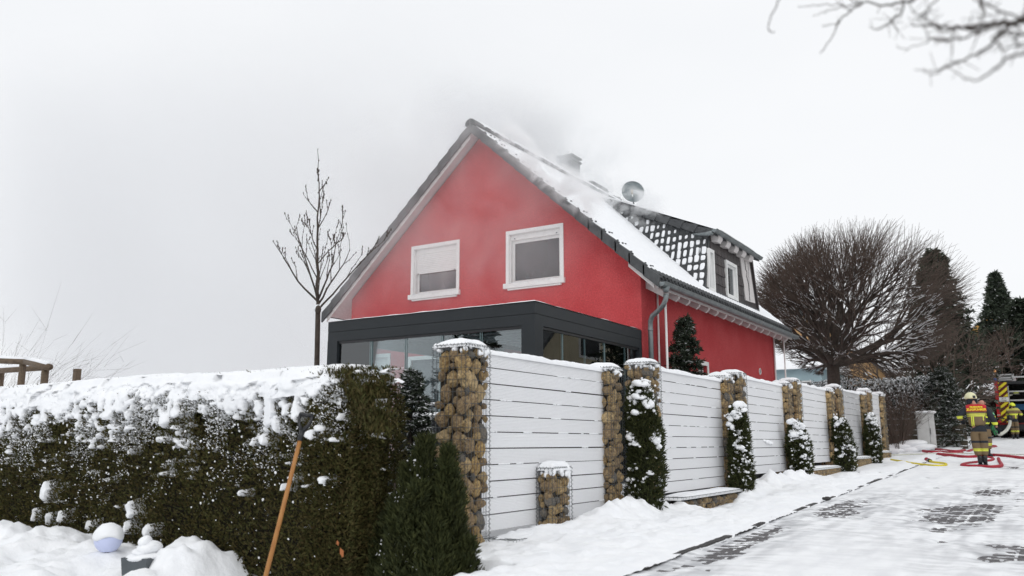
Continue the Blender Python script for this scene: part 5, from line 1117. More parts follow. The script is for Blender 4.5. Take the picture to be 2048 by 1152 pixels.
for i, (px, Y, r_, h, lab) in enumerate(((1955, 57, 2.6, 6.2, 'snow dusted bare tree behind the shed, left of the spruce'), (2030, 61, 3.0, 6.5, 'snow dusted bare tree above the fire truck at the right edge'), (1890, 44, 2.6, 5.4, 'snowy bare scrub behind the far conifer'), (1810, 46, 3.0, 6.2, 'tangled brown bare tree right of the globe tree trunk'))):
    p = at(px, 800, Y); baretree('bare_tree', lab, (p[0], Y, G(Y)), (p[0], Y, G(Y) + h * .25), (np.array([p[0], Y, G(Y) + h * .62]), np.array([r_, r_, h * .42])), 9, 4, .12, 60 + i, (.5, .5, .45, .4), .33, (3, 3, 3), .0, minr=.014, lo=-.1)
# wooded slope closing the view on the right
wd = MB(); n = 26000; x = rng.uniform(-22, 18, n); y = 95 + rng.uniform(0, 8, n); top = 8.3 + 2.6 * (fbm(x * .35, x * 0, 161) - .4) - .10 * np.clip(-x - 6, 0, 30); z = 2 + (top - 2) * rng.random(n)
wd.leaves(np.stack([x, y, z], 1), rng.normal(size=(n, 3)) + [0, 0, .3], rdirs(n), rng.uniform(.4, .9, n), rng.uniform(.15, .35, n)); o = wd.build('far_wood', M_conif, None)
tag(o, 'dark wooded slope closing the view behind the houses at the right', kind='stuff')

# ------------------------------------------------------------------ background houses, shed
hb = thing('house', 'pale blue house glimpsed behind the trunk of the globe tree', 'house', (-13, 45, 1))
MB().box((-20, 44, .8), (-9.6, 50, 4.75)).build('wall', M_cyan, hb); MB().prism([(-20.3, 43.7, 4.7), (-20.3, 50.3, 4.7), (-20.3, 47, 6.4)], (11, 0, 0)).build('roof', M_snow2, hb)
for x in (-12.6, -11.0): f = MB().box((x, 43.95, 2.9), (x + .9, 43.99, 4.1)).build('window', M_white, hb); MB().box((x + .08, 43.93, 2.98), (x + .82, 43.948, 4.02)).build('pane', M_room, f)
hp = thing('house', 'peach coloured gabled house with snowy roof behind the laurel hedge', 'house', (-11, 52, 1))
ap = np.array([-11.7, 50., 8.6]); e1 = np.array(at(1788, 750, 50.)); e0 = ap + (ap - e1) * [1, 0, 0] * 1.0; e0[2] = e1[2]
MB().prism([(e1[0] - .5, 50.3, .8), (e1[0] - .5, 50.3, e1[2] + .25), (ap[0], 50.3, ap[2] - .25), (e0[0] + .5, 50.3, e1[2] + .25), (e0[0] + .5, 50.3, .8)], (0, 8, 0)).build('wall', M_peach, hp)
for q, m_, u0, u1, nm in ((e1, M_tile, -.25, 0., 'roof'), (e0, M_tile, -.25, 0., 'roof'), (e1, M_snow2, .0, .10, 'snow'), (e0, M_snow2, 0., .10, 'snow')):
    MB().prism([ap + [0, 0, u0], q + [0, 0, u0], q + [0, 0, u1], ap + [0, 0, u1]], (0, 8.6, 0)).build(nm, m_, hp)
f = MB().box((-11.0, 50.25, 4.4), (-10.0, 50.29, 5.6)).build('window', M_white, hp); MB().box((-10.9, 50.22, 4.5), (-10.1, 50.248, 5.5)).build('pane', M_room, f)
ho = thing('house', 'orange house showing between the dark trees at the far right', 'house', (-4.5, 92, 3))
MB().prism([(-6.1, 92, 2), (-2.6, 92, 2), (-2.6, 92, 11.6), (-4.3, 92, 12.9), (-6.1, 92, 11.6)], (0, 7, 0)).build('wall', M_orange, ho); MB().prism([(-6.4, 91.7, 11.45), (-4.3, 91.7, 13.1), (-2.3, 91.7, 11.45), (-2.3, 91.7, 11.6), (-4.3, 91.7, 13.3), (-6.4, 91.7, 11.6)], (0, 7.6, 0)).build('roof', M_snow2, ho)
for z in (5.6, 8.6):
    for x in (-5.5, -4.0): f = MB().box((x, 91.93, z), (x + .9, 91.99, z + 1.3)).build('window', M_white, ho); MB().box((x + .1, 91.9, z + .1), (x + .8, 91.928, z + 1.2)).build('pane', M_room, f)
sh_ = thing('shed', 'open shed with snowy corrugated roof edge behind the fire crew', 'shed', (-3.3, 56, 1.3))
p0 = at(1930, 778, 55.); p1 = at(1995, 778, 55.); q0 = at(1935, 792, 55.)
MB().box((p0[0] - .3, 55.2, 1.2), (p1[0] + 1.5, 58, q0[2] - .02)).build('wall', M_core_g, sh_)
MB().prism([(p0[0] - .5, 54.6, q0[2] - .0), (p0[0] - .5, 57.6, p0[2] + .35), (p0[0] - .5, 57.6, p0[2] + .47), (p0[0] - .5, 54.6, q0[2] + .14)], (p1[0] - p0[0] + 2.3, 0, 0)).build('roof', M_snow2, sh_)
b = MB(); [b.box((p0[0] - .3 + k * .22, 55.17, 1.2), (p0[0] - .12 + k * .22, 55.198, q0[2] - .03)) for k in range(16)]; b.build('board', M_gap, sh_)['kind'] = 'stuff'
o = MB().blobs([(p0[0] - .4 + k * .17, 54.6, q0[2] + rng.uniform(-.02, .03)) for k in range(22)], [(.09, .05, .06)] * 22, ICO1).build('snow', M_snow2, sh_, True)

# wooden plank wall below the laurel hedge
pw = thing('plank_wall', 'weathered horizontal plank retaining wall behind the grey cabinet', 'wall', (-4.8, 35.9, .8))
for k in range(6):
    z0 = .74 + k * .20; MB().obox((-4.55, 35.9 - k * .004, z0 + .09), (1.75, .0, 0), (0, .025, 0), (0, 0, .088)).build('plank', M_plank, pw); MB().blobs([(-6.2 + j * .35, 35.88 - k * .004, z0 + .185) for j in range(10)], [(.2, .03, .014)] * 10, ICO1).build('snow', M_snow2, pw, True)
# grey electrical cabinet
cb = thing('cabinet', 'light grey electrical cabinet with snow on top, leaning a little', 'cabinet', tuple(at(1856, 897, 34.6))); cb.rotation_euler = (0, math.radians(-1.0), math.radians(8))
h = 1.24; b = MB(); b.box((-.30, -.16, 0), (.30, .16, h)); b.build('body', M_cab, cb, world=False); MB().box((-.33, -.19, h), (.33, .19, h + .05)).build('lid', M_cab, cb, world=False)
for x0, x1 in ((-.28, .10), (.115, .28)): MB().box((x0, -.175, .06), (x1, -.161, h - .04)).build('door', M_cab, cb, world=False)
MB().box((.106, -.168, .06), (.112, -.162, h - .04)).box((.13, -.19, .5), (.15, -.176, .72)).build('lock', M_blackp, cb, world=False)
b = MB(); [b.box((-.27 + k * .045, -.179, .08), (-.255 + k * .045, -.1755, h - .06)) for k in range(8)]; b.build('rib', M_cab, cb, world=False)
MB().blobs([(x, 0, h + .06) for x in (-.2, 0, .2)], [(.2, .2, .05)] * 3, lump(3, .3, 2), rot=False).build('snow', M_snow2, cb, True, world=False)
# snow heap in front of it
o = MB().blobs([tuple(at(x, y, 34.)) for x, y in ((1800, 893), (1822, 887), (1840, 895), (1790, 902), (1815, 900))], [(.42, .35, .13)] * 5, lump(3, .35, 12), rot=False).build('snow_heap', M_snow2, None, True); tag(o, 'low heap of snow in front of the grey cabinet', 'snow')

# ------------------------------------------------------------------ left background: log railing, post
rg = thing('log_railing', 'weathered log railing with snow on top beyond the hedge at the left edge', 'railing', (-17, 9, .3))
A = [at(-60, 719, 8.6), at(52, 723, 8.6)]; B_ = [at(52, 723, 8.6), at(97, 734, 8.1)]; C_ = [at(-60, 745, 9.6), at(100, 734, 9.0)]
for (p, q) in (A, B_, C_): MB().tube([p, q], .062, 10).build('rail', M_logs, rg, True); MB().tube([np.array(p) + [0, 0, .05], (np.array(p) + np.array(q)) / 2 + [0, 0, .055], np.array(q) + [0, 0, .04]], .045, 8).build('snow', M_snow2, rg, True)
for (px, py, Y) in ((46, 728, 8.62), (91, 738, 8.2), (3, 745, 9.5)): p = at(px, py, Y); MB().tube([(p[0], p[1], .2), p], .062, 10).build('post', M_logs, rg, True)
p = at(155, 738, 8.8); t = thing('post', 'square dark wooden post top just showing over the snowy hedge', 'post', (p[0], p[1], .2)); MB().box((p[0] - .05, p[1] - .05, .2), (p[0] + .05, p[1] + .05, p[2])).build('shaft', M_logs, t); MB().blobs([(p[0], p[1], p[2] + .005)], [(.05, .05, .012)], ICO2).build('snow', M_snow2, t, True)
# covered grill behind the nearest pillar
p = at(858, 860, 9.2); t = thing('covered_grill', 'black covered garden grill with snow on its lid behind the nearest pillar', 'grill', (p[0], 9.2, .1)); MB().prism([(p[0] - .45, 9.0, .1), (p[0] + .4, 9.0, .1), (p[0] + .42, 9.0, 1.40), (p[0] - .2, 9.0, 1.40), (p[0] - .43, 9.0, 1.2)], (0, .5, 0)).build('cover', M_blackp, t)
MB().blobs([(p[0] - .15, 9.2, 1.42), (p[0] + .15, 9.2, 1.40), (p[0] + .35, 9.2, 1.39), (p[0] - .3, 9.15, 1.36)], [(.22, .28, .05)] * 4, lump(3, .3, 6), rot=False).build('snow', M_snow2, t, True)
MB().tube([(p[0] - .3, 9.05, 1.62), (p[0] - .05, 9.0, 1.53), (p[0] + .25, 9.0, 1.52)], .02, 6).build('rod', M_blackp, t, True); MB().tube([(p[0] - .3, 9.05, 1.65), (p[0] - .05, 9.0, 1.56), (p[0] + .25, 9.0, 1.55)], .025, 6).build('snow', M_snow2, t, True)

# ------------------------------------------------------------------ shovel, lamp, pots
s0 = np.array(at(603, 868, 5.16)); s1 = np.array(at(531, 1152, 4.86)); sd_ = (s0 - s1) / np.linalg.norm(s0 - s1); s1 = s1 - sd_ * .35
sv_ = thing('shovel', 'wooden shovel handle with black D grip leaning against the hedge', 'shovel', tuple(s1)); MB().tube([s1, (s0 + s1) / 2 + [.004, 0, 0], s0 - sd_ * .01], [.0195, .019, .018], 12).build('handle', M_ashwood, sv_, True)
sx = np.array([.80, .45, .15]); sx -= sd_ * (sx @ sd_); sx /= np.linalg.norm(sx)
lp = [s0 - sd_ * .06, s0 + sd_ * .03]; b = MB().tube(lp, [.023, .024], 10); L_ = [s0 + sd_ * .02, s0 + sd_ * .07 - sx * .035, s0 + sd_ * .12 - sx * .055, s0 + sd_ * .165 - sx * .05]; R_ = [s0 + sd_ * .02, s0 + sd_ * .07 + sx * .035, s0 + sd_ * .12 + sx * .055, s0 + sd_ * .165 + sx * .05]
b.tube(L_, [.02, .015, .013, .016], 8).tube(R_, [.02, .015, .013, .016], 8).tube([L_[-1] - sx * .008, R_[-1] + sx * .008], .0165, 10); b.build('grip', M_blackp, sv_, True)
MB().obox(s1 - sd_ * .12, sx * .12, sd_ * .15, np.cross(sx, sd_) * .004).build('blade', M_zinc, sv_)
lc = np.array(at(217, 1076, 4.86)); t = thing('globe_lamp', 'white globe garden lamp with a snow hood on a black spike', 'lamp', (lc[0], lc[1], -.1)); lr = 27 * float((lc - _C) @ _F) / 1696
MB().blobs([lc + [0, 0, -.01]], [lr], ICO3).build('globe', M_globe, t, True)
v, f = ICO3; hv = v * lr * 1.08; hv = hv[:, :] * (1 + .05 * np.sin(v[:, :1] * 9) * np.cos(v[:, 1:2] * 7)); hv[:, 2] = np.maximum(hv[:, 2], -.02 * lr - .15 * lr * np.sin(np.arctan2(v[:, 1], v[:, 0]) * 3)); MB().add(hv + lc + [0, 0, .004], f).build('snow', M_snow2, t, True)
MB().tube([lc - [0, 0, lr * .85], lc - [0, 0, lr * 1.25]], [lr * .5, lr * .3], 12).tube([lc - [0, 0, lr * 1.2], lc - [0, 0, .45]], .011, 8).build('spike', M_blackp, t, True)
def pot(px, py, Y, wpx, label, snow_h):
    c = np.array(at(px, py, Y)); k = float((c - _C) @ _F) / 1696; r_ = wpx / 2 * k; t = thing('plant_pot', label, 'plant pot', (c[0], c[1], c[2] - .3)); n = 4
    b = MB(); T = [(-1, -1), (1, -1), (1, 1), (-1, 1)]; ca, sa = math.cos(.35), math.sin(.35)
    ring = lambda s_, z: [(c[0] + s_ * (x * ca - y * sa), c[1] + s_ * (x * sa + y * ca), z) for x, y in T]
    V = ring(r_ * .78, c[2]) + ring(r_ * .62, c[2] - .3) + ring(r_ * .70, c[2]) + ring(r_ * .66, c[2] - .06); b.add(V, [(0, 1, 5, 4), (1, 2, 6, 5), (2, 3, 7, 6), (3, 0, 4, 7), (0, 8, 9, 1), (1, 9, 10, 2), (2, 10, 11, 3), (3, 11, 8, 0)]); b.build('pot', M_greyp, t)
    C2 = [c + [0, 0, .0], c + [.03, .02, snow_h * .45], c + [-.02, .03, snow_h * .25], c + [.0, .0, snow_h * .75]]; MB().blobs(C2, [(r_ * .95, r_ * .95, .05), (r_ * .62, r_ * .6, snow_h * .4), (r_ * .75, r_ * .7, snow_h * .3), (r_ * .34, r_ * .34, snow_h * .35)], lump(3, .35, 9), rot=False).build('snow', M_snow2, t, True)
pot(286, 1113, 4.75, 74, 'grey square plant pot heaped with snow right of the globe lamp', .17)
pot(-12, 1088, 4.8, 74, 'grey plant pot cut by the left edge of the photo', .06)
# scattered stones on the snow beside the road
p = gat(1654, 997, .06); o = MB().blobs([p, p + [-.04, 0, 0]], [(.05, .035, .03), (.03, .03, .02)], BT[0]).build('stone', M_kerb, None, True); tag(o, 'small dark stone lying alone on the snow bank beside the road', 'stone')

# ------------------------------------------------------------------ hoses
def smooth(q, k=8):
    q = np.array(q, float); n = len(q); m = (n - 1) * k + 1; s = np.linspace(0, n - 1, m); i = np.clip(s.astype(int), 0, n - 2); f = (s - i)[:, None]; a, b_ = q[i], q[i + 1]; pm = q[np.maximum(i - 1, 0)]; pp = q[np.minimum(i + 2, n - 1)]
    return .5 * ((2 * a) + (b_ - pm) * f + (2 * pm - 5 * a + 4 * b_ - pp) * f ** 2 + (3 * a - pm - 3 * b_ + pp) * f ** 3)
def hose(label, px, r, m, k=8, h=.05, taper=None):
    P = smooth([gat(x, y, h) for x, y in px], k); t = thing('fire_hose', label, 'fire hose', tuple(P[0]), 0, 'fire hoses on the snowy road'); MB().tube(P, r if taper is None else np.linspace(taper, r, len(P)), 8).build('hose', m, t, True); return t, P
hose('thick red fire hose stretched across the road behind the walking fire fighter', [(1876, 909), (1905, 912), (1938, 915), (1975, 911), (2010, 913), (2070, 920)], .06, M_hred)
hose('red fire hose ending under snow in front of the hedge, left of the legs', [(1846, 902), (1862, 904), (1884, 904), (1905, 906), (1925, 905)], .045, M_hred)
hose('faded red hose lying highest up the road in front of the conifer', [(1872, 899), (1890, 901), (1912, 903), (1930, 901)], .05, M_hred)
hose('red hose kink peeking out right of the fire fighter knee', [(1936, 903), (1950, 899), (1975, 896), (1992, 893), (1975, 892)], .05, M_hred)
hose('dark red hose laid in a flat loop around the fire fighter boots', [(1997, 917), (1999, 923), (2003, 931), (1985, 934), (1960, 933), (1930, 932), (1924, 930), (1935, 927), (1960, 924), (1982, 921), (1986, 917), (1976, 915)], .042, M_hred, h=.045)
hy, Py = hose('yellow fire hose curling back to a black coupling on the snow', [(1782, 919), (1800, 922), (1830, 927), (1865, 931), (1888, 931), (1892, 928), (1880, 926), (1868, 925), (1860, 922)], .036, M_hyel, taper=.022)
d = Py[-1] - Py[-3]; d /= np.linalg.norm(d); MB().tube([Py[-1] - d * .05, Py[-1] + d * .35], .055, 12).build('coupling', M_blackp, hy, True); MB().tube([Py[-1] + d * .12, Py[-1] + d * .2], .058, 12).build('coupling_ring', M_alu, hy, True); MB().tube([Py[-1] + d * .35, Py[-1] + d * .9], .06, 10).build('hose_end', M_hred, hy, True)
hose('thin pale rope like hose across the whole road', [(1782, 910), (1815, 909), (1850, 908), (1900, 907), (1980, 908), (2070, 910)], .022, M_hwhite)
wh = smooth([at(1998, 869, 47.), at(2006, 866, 47.5), at(2014, 859, 48.5), at(2019, 850, 49.5), at(2020, 842, 50.4)]); t = thing('fire_hose', 'thick white suction hose curving from the snow up to the fire truck', 'fire hose', tuple(wh[0]), 0, 'fire hoses on the snowy road'); MB().tube(wh, .075, 10).build('hose', M_hwhite, t, True); MB().tube([wh[-1], wh[-1] + [0, .1, .25]], .13, 12).build('coupling', M_blackp, t, True)

# ------------------------------------------------------------------ fire truck
TY = 52.; gz = float(G(TY)); TX0, TX1 = -2.56, -.06
tk = thing('fire_truck', 'red fire truck with yellow chevrons, open at the rear, cut by the right edge', 'fire truck', (-1.3, 55, gz))
def tb_(name, a, b_, m, par=None): return MB().box(a, b_).build(name, m, par or tk)
zb, zt = 2.08, 4.24
tb_('body', (TX0, TY + .9, zb - .1), (TX1, TY + 5.2, zt), M_fred)
tb_('body_side', (TX0, TY + .0, zb), (TX0 + .17, TY + .9, zt), M_fred); tb_('body_side', (TX1 - .17, TY + .0, zb), (TX1, TY + .9, zt), M_fred); tb_('roof_panel', (TX0 + .17, TY, zt - .16), (TX1 - .17, TY + .9, zt), M_blackp)
tb_('compartment', (TX0 + .60, TY + .84, zb), (TX1 - .17, TY + .895, zt - .16), M_dark)
M_blue = mat('blue_box', (.02, .12, .28), rough=.5)
tb_('equipment_box', (TX0 + .8, TY + .55, 2.75), (TX0 + 1.7, TY + .83, 3.05), M_blue)
for z in (3.20, 3.66): tb_('shelf', (TX0 + .66, TY + .05, z), (TX1 - .2, TY + .83, z + .07), M_alu)
cpan = tb_('chevron_panel', (TX0 + .17, TY - .01, zb), (TX0 + .60, TY + .04, zt - .04), M_dred)
x0, x1 = TX0 + .185, TX0 + .585; pz0, pz1 = 3.17, 3.40; st = .335
for k in range(-1, 8):                       # yellow diagonal stripes clipped to the panel, leaving the plate free
    z = zb + .02 + k * st
    for (lo_, hi_) in ((zb + .02, pz0 - .03), (pz1 + .03, zt - .06)):
        poly = [(x0, z), (x1, z + .34), (x1, z + .34 + .165), (x0, z + .165)]
        def clip(P, zc, keep_above):
            o = []
            for i in range(len(P)):
                a, b_ = P[i], P[(i + 1) % len(P)]; ia = (a[1] >= zc) == keep_above or a[1] == zc; ib = (b_[1] >= zc) == keep_above or b_[1] == zc
                if ia: o.append(a)
                if ia != ib: t_ = (zc - a[1]) / (b_[1] - a[1]); o.append((a[0] + t_ * (b_[0] - a[0]), zc))
            return o
        poly = clip(clip(poly, lo_, True), hi_, False)
        if len(poly) >= 3: MB().prism([(x, TY - .016, zz) for x, zz in poly], (0, .004, 0)).build('chevron', M_yel, cpan)
pl = tb_('number_plate', (x0 - .02, TY - .035, pz0), (x1 + .02, TY - .018, pz1), M_white, tk)
def text(s, size, loc, rot, m, par, name='lettering', ext=.002, al='CENTER'):
    c = bpy.data.curves.new(name, 'FONT'); c.body = s; c.size = size; c.extrude = ext; c.align_x = al; c.resolution_u = 2; c.materials.append(m); o = bpy.data.objects.new(name, c); COL.objects.link(o); o.parent = par
    p = np.array(par.location[:]); o.location = np.array(loc) - (p if par.parent is None or True else 0); o.rotation_euler = rot; return o
tx = text('IK F', .12, ((x0 + x1) / 2, TY - .04, pz0 + .12), (PI / 2, 0, 0), M_blackp, tk); text('2346', .12, ((x0 + x1) / 2, TY - .04, pz0 + .012), (PI / 2, 0, 0), M_blackp, tk)
tb_('door_edge', (TX0 + .60, TY - .03, zb + .1), (TX0 + .65, TY + .03, zt - .25), M_alu)
tb_('reflector', (TX0 + .03, TY - .012, 3.14), (TX0 + .12, TY + .0, 3.26), M_hwhite); tb_('tail_lamp', (TX0 + .05, TY - .02, 2.15), (TX0 + .11, TY, 2.42), mat('lamp_red', (.7, .10, .08), rough=.3)); tb_('tail_lamp', (TX0 + .12, TY - .02, 2.15), (TX0 + .15, TY, 2.42), mat('lamp_amber', (.7, .22, .05), rough=.3)); tb_('trim', (TX0 + .0, TY - .015, 2.46), (TX0 + .17, TY, 2.50), M_hwhite); tb_('side_label', (TX0 + .06, TY - .012, 3.75), (TX0 + .08, TY, 4.02), M_hwhite)
tb_('bumper', (TX0 + .05, TY - .05, 1.72), (TX1 - .05, TY + .3, 1.95), M_blackp); tb_('chassis', (TX0 + .3, TY + .3, 1.65), (TX1 - .3, TY + 5, 2.0), M_blackp)
for x in (TX0 + .02, TX1 - .32):
    for y in (TY + 1.5, TY + 5.6): w_ = MB().tube([(x, y, gz + .48), (x + .3, y, gz + .48)], .50, 24).build('wheel', M_blackp, tk, True); MB().tube([(x - .01, y, gz + .48), (x + .02, y, gz + .48)], .28, 16).build('rim', M_alu, w_, True)
MB().prism([(TX0, TY + 5.2, 1.8), (TX0, TY + 7.4, 1.8), (TX0, TY + 7.4, 3.1), (TX0, TY + 7.0, 3.95), (TX0, TY + 5.2, 4.05)], (2.5, 0, 0)).build('cab', M_fred, tk)
tb_('mudguard', (TX0, TY + .95, gz + .55), (TX0 + .05, TY + 2.1, gz + 1.0), M_blackp)
b = MB()
for z, x in ((4.34, TX0 + .25), (4.34, TX0 + .85)): b.box((x, TY - .0, zt + .0), (x + .06, TY + 4, zt + .38))
b.box((TX0 + .2, TY + .0, 4.55), (TX0 + .95, TY + .06, 4.62)).box((TX0 + .2, TY + .0, 4.28), (TX0 + .95, TY + .06, 4.34)).box((TX0 + .85, TY - .1, 4.40), (TX1, TY + .02, 4.48)); b.build('roof_rack', M_alu, tk); tb_('ladder', (TX0 + .3, TY + .1, 4.38), (TX0 + .8, TY + 3.8, 4.48), M_alu)
MB().tube([(TX0 + .08, TY + .1, 4.24), (TX0 + .08, TY + .1, 4.45)], .075, 12).build('beacon', mat('beacon_blue', (.05, .14, .5), rough=.2), tk, True); MB().tube([(TX0 + .09, TY + .12, 4.45), (TX0 + .09, TY + .12, 4.9)], .02, 8).blobs([(TX0 + .09, TY + .12, 4.78)], [(.08, .06, .09)], ICO2).build('amber_lamp', mat('amber', (.75, .35, .12), rough=.4), tk, True)
def helmet_mesh(b, c, r, m=None):
    v, f = ICO3; h = v.copy(); h[:, 2] = np.where(h[:, 2] < -.15, -.15 + (h[:, 2] + .15) * .2, h[:, 2]); rim = np.clip(1 - np.abs(v[:, 2] + .15) * 4, 0, 1); h[:, :2] *= (1 + .13 * rim)[:, None]; h[:, 1] *= 1.15; b.add(np.array(c) + h * r, f); return b
t = thing('helmet', 'yellow green spare helmet lying on the shelf inside the fire truck', 'helmet', tuple(at(2032, 786, TY + .35))); helmet_mesh(MB(), t.location, .13).build('shell', M_yelg, t, True); MB().obox(np.array(t.location) + [0, 0, -.05], (.15, 0, 0), (0, .16, 0), (0, 0, .012)).build('brim', M_hwhite, t)
p = at(2025, 789, TY + .3); o = MB().blobs([p + [-.10, 0, -.02], p + [-.17, 0, -.04]], [(.07, .1, .05), (.05, .1, .04)], LM[2]).build('folded_gloves', M_hwhite, None, True); tag(o, 'pale folded gloves beside the spare helmet on the truck shelf', 'gloves')

# ------------------------------------------------------------------ people
def skin_obj(name, V, E, R_, m, parent, root=0, sub=2):
    me = bpy.data.meshes.new(name); me.from_pydata([tuple(v) for v in V], E, []); o = bpy.data.objects.new(name, me); COL.objects.link(o); o.parent = parent; me.materials.append(m)
    md = o.modifiers.new('skin', 'SKIN'); md.use_smooth_shade = True
    if not me.skin_vertices: 
        bm2 = bmesh.new(); bm2.from_mesh(me); bm2.verts.layers.skin.verify(); bm2.to_mesh(me); bm2.free()
    for i, r in enumerate(R_): me.skin_vertices[0].data[i].radius = (r, r) if np.isscalar(r) else tuple(r); me.skin_vertices[0].data[i].use_root = (i == root)
    s = o.modifiers.new('sub', 'SUBSURF'); s.levels = sub; s.render_levels = sub; return o
def cloth(name, base, bands, colors, mtl_shoulder=None):
    """turnout cloth: reflective bands printed at given heights of the garment"""
    m = bpy.data.materials.new(name); m.use_nodes = True; t = m.node_tree; b = t.nodes['Principled BSDF']; b.inputs['Roughness'].default_value = .8
    tcn = N(t, 'ShaderNodeTexCoord'); sp = N(t, 'ShaderNodeSeparateXYZ'); t.links.new(tcn.outputs['Object'], sp.inputs[0]); n = N(t, 'ShaderNodeTexNoise', Scale=9.0, Detail=4.0); t.links.new(tcn.outputs['Object'], n.inputs['Vector'])
    x = N(t, 'ShaderNodeMix', data_type='RGBA'); x.inputs[6].default_value = tuple(base) + (1,); x.inputs[7].default_value = tuple(np.array(base) * .6) + (1,); t.links.new(n.outputs['Fac'], x.inputs[0]); col = x.outputs[2]
    for (axis, lo_, hi_, c, zmin, zmax) in bands:
        def rng_mask(out_, lo2, hi2):
            g = N(t, 'ShaderNodeMath', operation='GREATER_THAN'); g.inputs[1].default_value = lo2; l = N(t, 'ShaderNodeMath', operation='LESS_THAN'); l.inputs[1].default_value = hi2; mm = N(t, 'ShaderNodeMath', operation='MULTIPLY')
            t.links.new(out_, g.inputs[0]); t.links.new(out_, l.inputs[0]); t.links.new(g.outputs[0], mm.inputs[0]); t.links.new(l.outputs[0], mm.inputs[1]); return mm.outputs[0]
        k = rng_mask(sp.outputs[axis], lo_, hi_)
        if zmin is not None:
            k2 = rng_mask(sp.outputs[2], zmin, zmax); mm = N(t, 'ShaderNodeMath', operation='MULTIPLY'); t.links.new(k, mm.inputs[0]); t.links.new(k2, mm.inputs[1]); k = mm.outputs[0]
        x = N(t, 'ShaderNodeMix', data_type='RGBA'); x.inputs[7].default_value = tuple(c) + (1,); t.links.new(k, x.inputs[0]); t.links.new(col, x.inputs[6]); col = x.outputs[2]
    t.links.new(col, b.inputs['Base Color']); return m
TAN = (.21, .145, .075); LIME = (.74, .80, .08); RED = (.50, .02, .03); NAVY = (.012, .016, .024)
def hand(par, p, d, m, name):
    b = MB(); p = np.array(p, float); d = np.array(d, float); d /= np.linalg.norm(d); s = np.cross(d, [0, 0, 1.]); s /= max(np.linalg.norm(s), 1e-6); u = np.cross(s, d)
    V = [p]; E = []; Rr = [(.04, .03)]; V.append(p + d * .09); E.append((0, 1)); Rr.append((.045, .026))
    skin_obj(name, V, E, [.04, .042], m, par)
    for k, (off, L) in enumerate(((-.034, .07), (-.012, .085), (.012, .08), (.034, .065))): q = p + d * .09 + s * off; b.tube([q, q + d * L * .5, q + d * L * .85 - u * .02, q + d * L * .8 - u * .045], [.015, .014, .013, .010], 6)
    q = p + d * .03 + s * .04; b.tube([q, q + s * .03 + d * .03, q + s * .035 + d * .07], [.017, .015, .012], 6); b.build('fingers', m, par, True, world=False)
